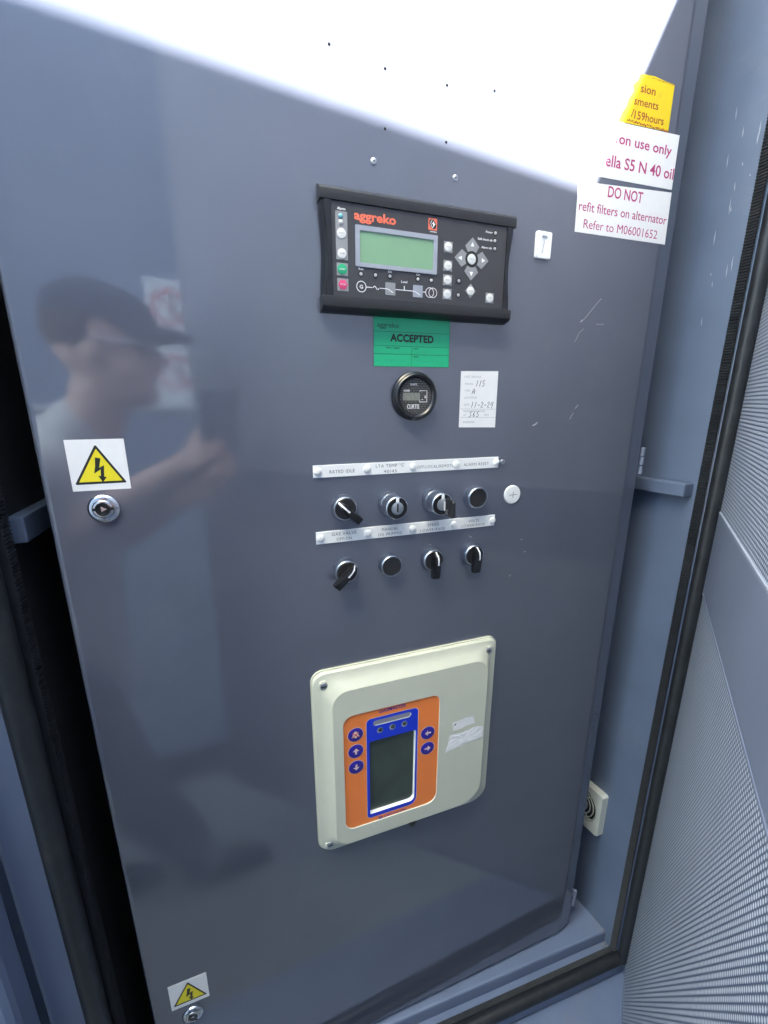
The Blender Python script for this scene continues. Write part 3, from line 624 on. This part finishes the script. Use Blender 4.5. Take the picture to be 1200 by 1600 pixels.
def turn(o, ang):
    for ch in o.children:
        if ch.name.startswith('handle'): ch.rotation_euler = (0, R(ang), 0)
s1 = selector(SWX[0], Z1, 'black lever selector switch turned to upper left, under RATED IDLE'); 
s4 = dup(s1, SWX[0], 0, Z2, 'black lever selector switch turned to upper right, under GAS VALVE')
s5 = dup(s1, SWX[2], 0, Z2, 'black lever selector switch pointing straight up, under SPEED')
s6 = dup(s1, SWX[3], 0, Z2, 'black lever selector switch pointing straight up, under VOLTS')
turn(s1, -46); turn(s4, 42); turn(s5, 0); turn(s6, 0)
def pushbutton(x, z, lab):
    T = Thing('push_button', lab, 'push button', (x, 0, z), 'black push buttons')
    bezel(T, x, z, 12.0)
    T.part('button_cap', MB().loft([(circ(x, z, q, 36), d) for q, d in ((12.2, 8), (12.2, 10.6), (11.4, 11.6), (9.5, 11.4), (6, 10.9), (2, 10.7))]), 'black', smooth=50)
    return T.o
pb = pushbutton(SWX[3], Z1, 'round black push button under ALARM RESET'); dup(pb, SWX[1], 0, Z2, 'round black push button under MANUAL OIL PRIMING')
def keyswitch(x, z, lab):
    T = Thing('key_switch', lab, 'key switch', (x, 0, z), 'key switches')
    bezel(T, x, z, 11.0)
    T.part('collar', MB().loft([(circ(x, z, q, 40), d) for q, d in ((13.4, 9.8), (13.6, 12), (13.6, 26.5), (13.2, 27.6), (12.6, 28))], front=False), 'steel', smooth=40)
    T.part('face_ring', MB().loft([(circ(x, z, q, 40), d) for q, d in ((12.7, 27.4), (12.6, 28.4), (12.0, 29.0), (7.6, 29.0), (7.5, 28))], front=False), 'blackgloss', smooth=40)
    cy = T.part('cylinder', MB().loft([(circ(x, z, q, 30), d) for q, d in ((7.5, 28), (7.4, 29.2), (6.9, 29.5))]), 'zinc', smooth=40)
    T.part('keyhole', MB().box(x - 1.0, x + 1.0, 29.4, 29.6, z - 4.2, z + 5.4), 'ink', cy)
    T.part('pointer_line', MB().box(x - 1.9, x + 1.9, 28.6, 29.25, z + 7.2, z + 12.3), 'paper')
    return T.o
ks = keyswitch(SWX[1], Z1, 'key switch with empty keyhole under LTA TEMP'); ks2 = dup(ks, SWX[2], 0, Z1, 'key switch holding a key, under OFF LOCAL REMOTE')
K = Thing('key', 'small key with dark plastic head, stuck in the key switch', 'key', (SWX[2], 30, Z1))
kx = SWX[2]
K.part('blade', MB().box(kx - 0.9, kx + 0.9, 29, 38, Z1 - 3.8, Z1 + 5), 'zinc', bevel=0.2)
def xz_plate(mb, x0, x1, pts):   # outline in (d, z), thickness in x
    n_ = len(pts); return mb.add([(x, d, z) for x in (x0, x1) for d, z in pts], [tuple(range(n_)), tuple(reversed(range(n_, 2 * n_)))] + [(i, (i + 1) % n_, n_ + (i + 1) % n_, n_ + i) for i in range(n_)])
K.part('head', xz_plate(MB(), kx - 1.7, kx + 1.7, [(36.5, Z1 - 7), (41, Z1 - 10.5), (55, Z1 - 10.5), (57, Z1 - 8.5), (57, Z1 + 8), (55, Z1 + 10), (41, Z1 + 10), (36.5, Z1 + 7)]), 'black', bevel=0.6)
K.part('key_number', xz_plate(MB(), kx - 1.95, kx - 1.8, [(40, Z1 - 8), (46, Z1 - 8.5), (44, Z1 - 5), (47, Z1 - 2), (45, Z1 - 1.5), (41.5, Z1 - 4)]), 'zinc')
K.part('ridge', xz_plate(MB(), kx - 2.3, kx - 1.75, [(37.2, Z1 - 5), (38.6, Z1 - 5), (38.6, Z1 + 6), (37.2, Z1 + 6)]), 'paper')
# ---- blanking plug
BP = Thing('blanking_plug', 'round white blanking plug with a cross slot, right of the upper switches', 'blanking plug', (346.3, 0, -120.3))
BP.part('cap', MB().loft([(circ(346.3, -120.3, q, 36), d) for q, d in ((12.6, 0), (12.6, 1.4), (11.6, 2.2), (6, 2.5))]), 'white', smooth=30)
BP.part('slot', MB().box(340.5, 352.5, 2.52, 2.6, -121.0, -119.8).box(346.0, 347.2, 2.53, 2.61, -124.5, -116), 'greyink')

# ---- gas detector
GD = Thing('gas_detector', 'cream gas detector box with orange keypad and dark display', 'gas detector', (200, 0, -620))
RA = (20, 26, 14, 16)
o0 = rrect(65.8, -621.5, 335.5, -330.5, RA, 7); o1 = rrect(67.2, -620, 334, -332, RA, 7); o2 = rrect(73, -614, 328, -338, RA, 7)
p0 = rrect(80, -609, 321, -345, (22, 30, 20, 20), 7); p1 = rrect(85.5, -604.5, 317, -350, (20, 34, 22, 22), 7); p2 = rrect(88, -602, 315, -353, (20, 34, 22, 22), 7)
R1 = rrect(101, -578.5, 239.8, -391.5, (13, 16, 12, 14), 7); 
R1b = rrect(101.3, -578.2, 239.5, -391.8, (13, 16, 12, 14), 7)
LDd = 20.0
lid = GD.part('lid', MB().loft([(o0, 0), (o0, 5), (o1, 7), (o2, 8.2), (p0, 12.2), (p1, LDd - 2.2), (p2, LDd), (R1, LDd), (R1b, LDd - 1.6)], front=False), 'cream', smooth=28)
GD.part('base_rim', MB().loft([(rrect(64.5, -623, 337, -329, RA, 7), 0.05), (rrect(64.5, -623, 337, -329, RA, 7), 2.6)]), 'cream', smooth=28)
GD.part('latch_notch', MB().lathe(206, -617.2, [(5.2, 5), (5.2, 12.6)], 16), 'ink')
OD = LDd - 1.5
B0 = rrect(132.8, -570.5, 207.3, -404.8, (6, 12, 7, 7), 7); W0 = rrect(136.8, -564, 204.3, -441, (2, 8, 3, 3), 7); W1 = rrect(138.0, -562.6, 203.2, -442, (2, 8, 3, 3), 7)
GD.part('keypad', MB().loft([(R1b, OD - 0.3), (R1b, OD), (B0, OD)], front=False), 'orange')
bl = GD.part('display_surround', MB().loft([(B0, OD), (W0, OD)], front=False), 'blue')
GD.part('window_frame', MB().loft([(W0, OD), (W0, OD - 0.2), (W1, OD - 4.2)], front=False), 'white')
GD.part('display', MB().add([(x, OD - 4.1, z) for x, z in W1], [tuple(range(len(W1)))]), 'lcddark')
GD.part('keypad_outline', MB().loft([(rrect(132.2, -571.1, 207.9, -404.2, (6.5, 12.5, 7.5, 7.5), 7), OD + 0.1), (B0, OD + 0.1)], front=False), 'pale')
sl = GD.part('status_bar', MB().plate(rrect(142, -417.4, 197, -409.4, 3.9), OD, OD + 0.2), 'slot')
GD.part('lip', MB().ribbon([(145, -416.6), (193.5, -416.6), (196.2, -413.5), (195.6, -411)], 1.5, OD + 0.35), 'paper', sl)  # slot is drawn flat; white ribbon paints its lit lower wall
for x in (152, 169.6, 187): 
    lp = GD.part('indicator_lamp', MB().lathe(x, -426.4, [(4.4, OD), (4.4, OD + 0.15)], 20), 'lgrey')
    GD.part('lens', MB().lathe(x + 0.3, -425.6, [(3.3, OD + 0.15), (3.0, OD + 0.5)], 16), 'lcddark', lp, smooth=60)
def arrow(x, z, ang, d):
    pts = [(-1.6, -5.4), (1.6, -5.4), (1.6, 0), (5.4, 0), (0, 5.6), (-5.4, 0), (-1.6, 0)]
    c_, s_ = math.cos(R(ang)), math.sin(R(ang))
    return MB().add([(x + (p[0] * c_ - p[1] * s_) * 0.85, d, z + (p[0] * s_ + p[1] * c_) * 0.85) for p in pts], [(0, 1, 2, 6), (3, 4, 5), ])
for x, z, a in ((117.6, -423.4, None), (117.7, -449.7, 0), (117.9, -475.5, 180), (222.8, -451.8, 90), (223, -478, -90)):
    b = GD.part('button', MB().lathe(x, z, [(10.4, OD), (10.2, OD + 0.5), (9.6, OD + 0.7)], 28), 'navyprint', smooth=40)
    GD.part('outline', MB().ring(x, z, 10.3, 11.0, OD + 0.1), 'pale', b)
    if a is not None: GD.part('arrow', arrow(x, z, a, OD + 0.8), 'pale', b)
    else:
        GD.part('bell', MB().add([(x + p[0] * 1.05, OD + 0.8, z + p[1] * 1.05) for p in ((-5.5, -3.2), (-3.6, -1), (-3.4, 2.2), (-1.6, 4.4), (0, 5.4), (1.6, 4.4), (3.4, 2.2), (3.6, -1), (5.5, -3.2), (1.6, -3.4), (0, -5.2), (-1.6, -3.4))], [tuple(range(12))]), 'pale', b)
        GD.part('cross', MB().ribbon([(x - 4.6, z - 4), (x + 4.6, z + 4)], 1.2, OD + 0.95).ribbon([(x - 4.6, z + 4), (x + 4.6, z - 4)], 1.2, OD + 1.0), 'red', b)
gt = MB().text('GASMASTER', 150.5, 188.8, -399.2, 5.0, OD + 0.1, 0.02, shear=0.15).text('CROWCON', 157.5, 190.6, -577.4, 3.8, OD + 0.1, 0.02)
gt.ring(152.4, -575.6, 1.6, 2.8, OD + 0.1, 16).ribbon([(149.2, -575.6), (155.6, -575.6)], 0.8, OD + 0.12)
GD.part('lettering', gt, 'navyprint')
for x, z in ((80.0, -346.5), (320.5, -346.5), (80.0, -606)):
    q = GD.part('screw_seat', MB().lathe(x, z, [(7.2, 8.0), (6.6, 9.6), (5.4, 9.9)], 20), 'cream', smooth=30)
    GD.part('screw', MB().lathe(x, z, [(5.2, 9.6), (5.0, 11), (4.0, 11.6)], 18), 'zinc', q, smooth=40)
    GD.part('screw_slot', MB().box(x - 3.4, x + 3.4, 11.5, 11.72, z - 0.8, z + 0.8), 'ink', q)
# torn paper labels on the lid
TP = Thing('torn_paper_label', 'torn white paper label remnant, the larger lower one on the cream lid', 'torn label', (288, LDd, -478))
def torn(T, outline, seed, d, lift=1.2):
    random.seed(seed); pts = []
    for i in range(len(outline)):
        a = Vector(outline[i]); b = Vector(outline[(i + 1) % len(outline)]); k = max(2, int((b - a).length / 4))
        for j in range(k): pts.append(a.lerp(b, j / k) + Vector((random.uniform(-0.8, 0.8), random.uniform(-0.8, 0.8))))
    c = sum(pts, Vector((0, 0))) / len(pts); rings = []; rng = [1, 0.82, 0.6, 0.36, 0.12]
    vs = []; fs = []
    for q in rng:
        for p in pts: w = c.lerp(p, q); vs.append((w.x, d + random.uniform(0.1, lift) * (0.9 if q < 1 else 0.5), w.y))
    n_ = len(pts)
    for k in range(len(rng) - 1):
        for i in range(n_): fs.append((k * n_ + i, k * n_ + (i + 1) % n_, (k + 1) * n_ + (i + 1) % n_, (k + 1) * n_ + i))
    fs.append(tuple(range((len(rng) - 1) * n_, len(rng) * n_)))
    T.part('paper', MB().add(vs, fs), 'paper')
torn(TP, [(251.5, -493.5), (257.5, -466), (268, -464.5), (275, -467), (299, -462), (313, -466), (312.5, -485), (285, -488)], 4, LDd, 1.0)
TP2 = Thing('torn_paper_label', 'small white paper label remnant above the larger torn one on the lid', 'torn label', (280, LDd, -451))
torn(TP2, [(262, -460), (261, -444), (296.5, -442), (298, -456)], 5, LDd, 0.4)
TP2.part('print', MB().add([(262.4, LDd + 1.0, -449.5), (266.4, LDd + 1.0, -446.6), (266, LDd + 1.0, -449.8)], [(0, 1, 2)]).add([(294.2, LDd + 1, -443.4), (295.6, LDd + 1, -443.4), (295.6, LDd + 1, -444.6), (294.2, LDd + 1, -444.6)], [(0, 1, 2, 3)]), 'ink')

# ---- warning stickers and cam locks
def warning(x, z, lab, rot=0):
    T = Thing('warning_sticker', lab, 'warning sticker', (x, 0, z), 'high voltage warning stickers')
    q = 24.3
    T.part('backing', MB().plate(rrect(x - q, z - q, x + q, z + q, 0.6), 0.04, 0.25), 'paper')
    def tri(k, dz=0): return [(x + p[0] * k, z - 5.5 + dz + p[1] * k) for p in ((-21.8, -12.6), (21.8, -12.6), (0, 25.2))]
    def rt(o, r):
        pts = []
        for i in range(3):
            a = Vector(o[i - 1]); b = Vector(o[i]); c_ = Vector(o[(i + 1) % 3]); u = (a - b).normalized() * r; v = (c_ - b).normalized() * r
            for k in range(5): t__ = k / 4; pts.append(tuple((b + u) * (1 - t__) ** 2 + 2 * b * t__ * (1 - t__) + (b + v) * t__ ** 2))
        return pts
    T.part('triangle_border', MB().add([(p[0], 0.32, p[1]) for p in rt(tri(1), 2.2)], [tuple(range(15))]), 'ink')
    T.part('triangle', MB().add([(p[0], 0.38, p[1]) for p in rt(tri(0.83, 0.1), 0.8)], [tuple(range(15))]), 'warnyellow')
    bolt = [(-1.4, 12.5), (3.0, 11.4), (0.6, 2.6), (5.0, 4.8), (3.6, -6.2), (5.6, -6.6), (1.8, -11.4), (-1.2, -5.0), (0.9, -5.6), (1.6, 0.9), (-4.2, -2.8), (-2.4, 4.5)]
    T.part('bolt', MB().add([(x - 0.4 + p[0], 0.44, z - 5.2 + p[1]) for p in bolt], [(0, 1, 2, 11), (11, 2, 9, 10), (2, 3, 9), (3, 4, 8, 9), (5, 6, 7), (4, 5, 8), (5, 7, 8)]), 'ink')
    return T.o
wa = warning(-124.6, -58, 'white sticker with yellow lightning triangle, the upper one at left'); wb = dup(wa, -124.2, 0, -795.5, 'white sticker with yellow lightning triangle, the lower one near the bottom edge')
def camlock(x, z, lab):
    T = Thing('cam_lock', lab, 'lock', (x, 0, z), 'chrome cam locks')
    T.part('rosette', MB().loft([(circ(x, z, q, 44), d) for q, d in ((14.2, 0), (14.2, 1.2), (13.4, 2.8), (10.8, 4.0), (9.4, 4.2), (9.0, 3.2))], front=False), 'chrome', smooth=45)
    cy = T.part('cylinder', MB().loft([(circ(x, z, q, 36), d) for q, d in ((9.0, 3.0), (8.8, 4.4), (8.0, 5.0), (6.6, 5.0), (6.2, 1.8), (3.4, 1.6))], front=True), 'chrome', smooth=45)
    T.part('key_recess', MB().lathe(x, z, [(6.1, 1.9), (6.1, 2.0)], 24), 'ink', cy)
    T.part('key_pin', MB().loft([(circ(x, z, q, 3), d) for q, d in ((3.4, 2.0), (3.2, 4.4))]), 'chrome', cy)
    for sx in (-1, 1): T.part('wing', MB().box(x + sx * 7.4 - 1.4, x + sx * 7.4 + 1.4, 4.9, 5.1, z - 1.2, z + 1.6), 'ink', cy)
    return T.o
ca = camlock(-126, -100.5, 'round chrome cam lock below the upper warning sticker'); cb = dup(ca, -123.6, 0, -841, 'round chrome cam lock below the lower warning sticker'); cb.rotation_euler.y = R(60)

# ---- vent fan on the right jamb
VF = Thing('vent_fan', 'small cream vent fan with ring grille on the right jamb', 'vent fan', (645, -66, -805))
fx = XR - 0.4; y0, y1, z0_, z1_ = -10, -110, -848, -748        # d runs back from the near edge
T_ = 15
cyd, czd = (y0 + y1) / 2, (z0_ + z1_) / 2
def dz_rect(h): return [(cyd + a * h, czd + b * h) for a, b in ((-50, -50), (50, -50), (50, 50), (-50, 50))]
def xplate_ring(x0, x1, outer, inner):
    n_ = len(outer); vs = []
    for x in (x0, x1):
        vs += [(x, a, b) for a, b in outer] + [(x, a, b) for a, b in inner]
    fs = []
    for i in range(n_):
        j = (i + 1) % n_
        fs += [(i, j, 2 * n_ + j, 2 * n_ + i), (n_ + i, 3 * n_ + i, 3 * n_ + j, n_ + j), (i, n_ + i, n_ + j, j), (2 * n_ + i, 2 * n_ + j, 3 * n_ + j, 3 * n_ + i)]
    return MB().add(vs, fs)
oc = [(cyd + max(-50, min(50, 72 * math.cos(R(a)))), czd + max(-49.5, min(49.5, 72 * math.sin(R(a))))) for a in range(0, 360, 10)]
ic = [(cyd + 43 * math.cos(R(a)), czd + 43 * math.sin(R(a))) for a in range(0, 360, 10)]
VF.part('frame', toe(xplate_ring(fx - T_, fx, oc, ic)), 'fancream', smooth=30)
VF.part('backing', toe(MB().add([(fx - 2, a, b) for a, b in ic], [tuple(range(36))])), 'dark')
for r_ in (14, 21, 28, 35, 41):
    VF.part('grille_ring', toe(MB().tube([(fx - T_ + 1.5, cyd + r_ * math.cos(R(a)), czd + r_ * math.sin(R(a))) for a in range(0, 361, 12)], 1.0, 6, False)), 'fancream', smooth=60)
for a in (45, 135, 225, 315):
    VF.part('grille_spoke', toe(MB().tube([(fx - T_ + 1.5, cyd + q * math.cos(R(a)), czd + q * math.sin(R(a))) for q in (8, 44)], 1.1, 6)), 'fancream', smooth=60)
VF.part('hub', toe(MB().add([(fx - T_ + 0.8, cyd + 10 * math.cos(R(a)), czd + 10 * math.sin(R(a))) for a in range(0, 360, 15)], [tuple(range(24))])), 'fancream')

# ================================================================== the photographer, seen mirrored in the glossy paint
def ball(mb, c, r, sx=1, sd=1, sz=1, n=14):
    vs = []; fs = []
    for i in range(n // 2 + 1):
        a = math.pi * i / (n // 2)
        for k in range(n):
            b = 2 * math.pi * k / n
            vs.append((c[0] + r * sx * math.sin(a) * math.cos(b), c[1] + r * sd * math.sin(a) * math.sin(b), c[2] + r * sz * math.cos(a)))
    for i in range(n // 2):
        for k in range(n): fs.append((i * n + k, i * n + (k + 1) % n, (i + 1) * n + (k + 1) % n, (i + 1) * n + k))
    return mb.add(vs, fs)
def limb(mb, pts, rs, n=12):
    mb.tube(pts, rs, n)
    for p, r in zip(pts, rs): ball(mb, p, r * 1.0, n=n)
    return mb
def fused(name, mb, m, parent, org, voxel, smooth_it=4):
    """melts the collected shapes into one continuous skin"""
    o = mb.build("melt", m, None, org)
    r = o.modifiers.new("melt", 'REMESH'); r.mode = 'VOXEL'; r.voxel_size = voxel / 1000
    s_ = o.modifiers.new("soft", 'SMOOTH'); s_.iterations = smooth_it; s_.factor = 0.5
    me = bpy.data.meshes.new_from_object(o.evaluated_get(bpy.context.evaluated_depsgraph_get())); me.name = name
    bpy.data.objects.remove(o)
    me.polygons.foreach_set('use_smooth', [True] * len(me.polygons))
    p = bpy.data.objects.new(name, me); COL.objects.link(p); p.parent = parent
    return p
PO = (-460, 600, -1450)
HX, HD, HZ = -222, 552, 100                               # middle of the head; the face looks along +x
hb = MB(); vs = []; fs = []; NT = 40; NU = 36
def lerp_tab(tab, u):
    for (a, *va), (b, *vb) in zip(tab, tab[1:]):
        if u <= b: q = (u - a) / (b - a); return [x + (y - x) * q for x, y in zip(va, vb)]
    return tab[-1][1:]
# height, front, back, half width
TAB = [(-112, 62, -20, 20), (-104, 78, -34, 34), (-90, 80, -44, 46), (-70, 76, -52, 56), (-45, 80, -66, 62), (-20, 80, -84, 67), (0, 76, -92, 70), (25, 82, -96, 73), (50, 80, -98, 75), (80, 66, -88, 70), (105, 36, -62, 50), (116, 8, -26, 22)]
for i in range(NU + 1):
    u = -112 + 228 * i / NU; f, b, w = lerp_tab(TAB, u)
    for k in range(NT):
        a = 2 * math.pi * k / NT; c_ = math.cos(a); s_ = math.sin(a)
        x = (f + b) / 2 + (f - b) / 2 * math.copysign(abs(c_) ** 0.85, c_); y = w * math.copysign(abs(s_) ** 0.9, s_)
        if c_ > 0:
            g_ = math.exp(-(y / 13) ** 2)
            x += 27 * g_ * math.exp(-((u + 22) / 15) ** 2) + 13 * g_ * math.exp(-((u - 0) / 17) ** 2)          # nose
            x += 5 * math.exp(-(y / 22) ** 2) * (math.exp(-((u + 56) / 6) ** 2) + math.exp(-((u + 69) / 6) ** 2)) - 4 * math.exp(-(y / 24) ** 2) * math.exp(-((u + 62.5) / 3) ** 2)   # lips
            x -= 11 * math.exp(-((abs(y) - 31) / 13) ** 2) * math.exp(-((u - 6) / 11) ** 2)                      # eye sockets
            x += 5 * math.exp(-((u - 24) / 8) ** 2) * math.exp(-(y / 45) ** 2)                                   # brow
        vs.append((HX + x, HD + y, HZ + u))
for i in range(NU):
    for k in range(NT): fs.append((i * NT + k, i * NT + (k + 1) % NT, (i + 1) * NT + (k + 1) % NT, (i + 1) * NT + k))
fs += [tuple(reversed(range(NT))), tuple(range(NU * NT, (NU + 1) * NT))]
hb.add(vs, fs)
for sgn in (-1, 1):
    ball(hb, (HX - 8, HD + sgn * 74, HZ - 4), 17, 0.95, 0.45, 1.75); ball(hb, (HX + 52, HD + sgn * 31, HZ + 5), 12)
    ball(hb, (HX + 28, HD + sgn * 40, HZ - 40), 26)
limb(hb, [(HX - 22, HD, HZ - 80), (HX - 48, HD + 8, HZ - 150), (HX - 90, HD + 22, HZ - 200)], [54, 55, 66], 16)
# trunk, hips, legs
limb(hb, [(-330, 590, -110), (-375, 600, -230), (-405, 605, -420), (-420, 610, -600)], [80, 118, 112, 118], 18)
for sgn, fx_, fd_, kx_ in ((-1, -170, 662, -300), (1, -500, 712, -440)):
    limb(hb, [(-420, 610 + sgn * 85, -610), (kx_, 612 + sgn * 70, -1000), (fx_ - 20, fd_, -1380)], [86, 58, 42], 14)
    limb(hb, [(fx_ - 40, fd_, -1412), (fx_ + 140, fd_ - 12, -1425)], [36, 26], 12)
# arms: the near arm reaches out to the phone with its fingers closed on it; the other hand supports from below
limb(hb, [(-345, 450, -130), (-372, 452, -300), (-345, 462, -262), (-160, 486, -158), (-118, 488, -134)], [62, 44, 42, 31, 27], 14)
limb(hb, [(-345, 745, -140), (-330, 690, -330), (-240, 590, -280), (-150, 520, -216), (-120, 508, -200)], [62, 46, 40, 30, 26], 14)
def hand(palm0, palm1, up, curl, thumb):
    p0 = Vector(palm0); p1 = Vector(palm1); t = (p1 - p0).normalized(); u = Vector(up).normalized(); c = Vector(curl).normalized()
    for k, (L_, w) in enumerate(((0.86, 1.0), (1.0, 1.0), (0.94, 0.95), (0.74, 0.85))):
        off = u * (1.5 - k) * 18; a = p0 + off * 0.5; b = p1 + off
        limb(hb, [tuple(a), tuple(b)], [17, 13], 10)
        q1 = b + (t * 0.85 + c * 0.35) * 40 * L_; q2 = q1 + (t * 0.3 + c * 0.9) * 26 * L_; q3 = q2 + (c * 0.8 - t * 0.5) * 19 * L_
        limb(hb, [tuple(b), tuple(q1), tuple(q2), tuple(q3)], [10.5 * w, 9.3 * w, 8.4 * w, 7.2 * w], 10)
    th = Vector(thumb).normalized(); s0 = p0.lerp(p1, 0.25) + u * 24; s1_ = s0 + (th + t * 0.6) * 30; s2_ = s1_ + (th * 0.6 + t) * 24
    limb(hb, [tuple(p0), tuple(s0), tuple(s1_), tuple(s2_)], [17, 14, 10.5, 8.5], 10)
hand((-108, 488, -128), (-62, 490, -98), (0.25, 0.35, 0.9), (0.5, 0.6, 0.1), (0.2, 0.2, 0.95))
hand((-110, 506, -194), (-70, 500, -166), (0.45, 0.1, -0.85), (0.6, 0.3, 0.6), (0.2, -0.3, 0.8))
person = fused('person', hb, 'skin', None, PO, 6.0, 3)
person.location = (PO[0] / 1000, -PO[1] / 1000, PO[2] / 1000)
tag(person, 'person in navy cap, glasses and pale shirt holding up a phone, mirrored in the panel', 'person')
cl = MB()
limb(cl, [(-338, 590, -112), (-377, 600, -230), (-405, 605, -420), (-420, 610, -640)], [92, 134, 127, 134], 18)
limb(cl, [(-345, 450, -130), (-370, 452, -285), (-352, 459, -268)], [66, 52, 49], 14); limb(cl, [(-345, 745, -140), (-333, 700, -300)], [66, 52], 14)
limb(cl, [(-318, 572, -98), (-292, 566, -58)], [80, 70], 16)
shirt = fused('shirt', cl, 'shirt', person, PO, 8.0, 5)
cl = MB()
for sgn, fx_, fd_, kx_ in ((-1, -170, 662, -300), (1, -500, 712, -440)): limb(cl, [(-420, 610 + sgn * 82, -600), (kx_, 612 + sgn * 70, -1000), (fx_ - 22, fd_, -1370)], [104, 74, 62], 14)
fused('trousers', cl, 'trouser', person, PO, 10.0, 5)
cl = MB()
for sgn, fx_, fd_, kx_ in ((-1, -170, 662, -300), (1, -500, 712, -440)): limb(cl, [(fx_ - 50, fd_, -1406), (fx_ + 60, fd_ - 6, -1412), (fx_ + 150, fd_ - 12, -1420)], [42, 38, 29], 12)
fused('shoes', cl, 'black', person, PO, 8.0, 4)
# cap: crown, brim, badge
cp = MB(); rings = []; nn = 36
for q in range(9):
    a = q / 8 * math.pi / 2; e = math.cos(a); h_ = 52 + 72 * math.sin(a) ** 0.9
    rings.append([(HX - 6 + 98 * e ** 0.9 * math.cos(2 * math.pi * k / nn), HD + 83 * e ** 0.9 * math.sin(2 * math.pi * k / nn), HZ + h_ - 6 * math.cos(2 * math.pi * k / nn)) for k in range(nn)])
cp.add([p for r_ in rings for p in r_], [(i * nn + k, i * nn + (k + 1) % nn, (i + 1) * nn + (k + 1) % nn, (i + 1) * nn + k) for i in range(8) for k in range(nn)])
capo = cp.build('cap', 'cap', person, PO, smooth=60)
br_ = MB(); vs = []; nb = 15
for top in (0, 1):
    for r0 in (0, 1, 2):
        for k in range(nb):
            a = -72 + 144 * k / (nb - 1); reach = (0, 44, 76)[r0] * math.cos(R(a)) ** 0.7
            vs.append((HX - 6 + 95 * math.cos(R(a)) + reach, HD + 84 * math.sin(R(a)) * (1 - 0.05 * r0), HZ + 47 + 3 * top - (0, 9, 21)[r0] - 10 * abs(math.sin(R(a))) ** 2 * r0 / 2))
fs = []
for r0 in range(2):
    for k in range(nb - 1):
        o = r0 * nb + k; fs.append((o, o + 1, o + nb + 1, o + nb)); p_ = 3 * nb + o; fs.append((p_, p_ + nb, p_ + nb + 1, p_ + 1))
for k in range(nb - 1): o = 2 * nb + k; fs.append((o, o + 1, o + 1 + 3 * nb, o + 3 * nb))
br_.add(vs, fs).build('brim', 'cap', capo, PO, smooth=40)
hr = MB()
for k in range(60):
    a = R(95 + 170 * k / 59); x = HX - 6 + 92 * math.cos(a); y = HD + 79 * math.sin(a)
    hr.tube([(x, y, HZ + 54), (x - 2, y, HZ + 32), (x + 3, y * 0.97 + HD * 0.03, HZ + 4)], [5, 5, 2], 5)
hr.build('hair', 'hair', person, PO, smooth=60)
gl = MB()
for sgn in (-1, 1):
    lx = HX + 78; ly = HD + sgn * 33
    gl.tube([(lx, ly + 23 * math.cos(R(a)), HZ + 4 + 17 * math.sin(R(a))) for a in range(0, 361, 20)], 2.4, 6, False)
    gl.tube([(lx, HD + sgn * 56, HZ + 10), (HX + 55, HD + sgn * 75, HZ + 9), (HX - 5, HD + sgn * 79, HZ + 12)], 2.6, 6)
gl.tube([(HX + 79, HD - 10, HZ + 10), (HX + 79, HD + 10, HZ + 10)], 1.6, 6)
glo = gl.build('glasses', 'chrome', person, PO, smooth=60)
for sgn in (-1, 1):
    MB().add([(HX + 77.5, HD + sgn * 33 + 22 * math.cos(R(a)), HZ + 4 + 16 * math.sin(R(a))) for a in range(0, 360, 20)], [tuple(range(18))]).build('lens', 'glass', glo, PO)
# the phone in the hand, its camera just behind the viewpoint
PH = Thing('phone', 'slate blue phone held out in front of the panel', 'phone', (0, 0, 0))
PH.org = (0, 0, 0); PH.o.location = (0, -0.468, 0); PH.o.rotation_euler = (R(-14.6), 0, R(-19.3))
PH.part('case', MB().plate(rrect(-58, -132, 17, 22, 10), 23, 14.5), 'neigh', smooth=30)
PH.part('camera_bump', MB().plate(rrect(-20, -16, 14, 18, 8), 14.4, 12), 'neigh', smooth=30)
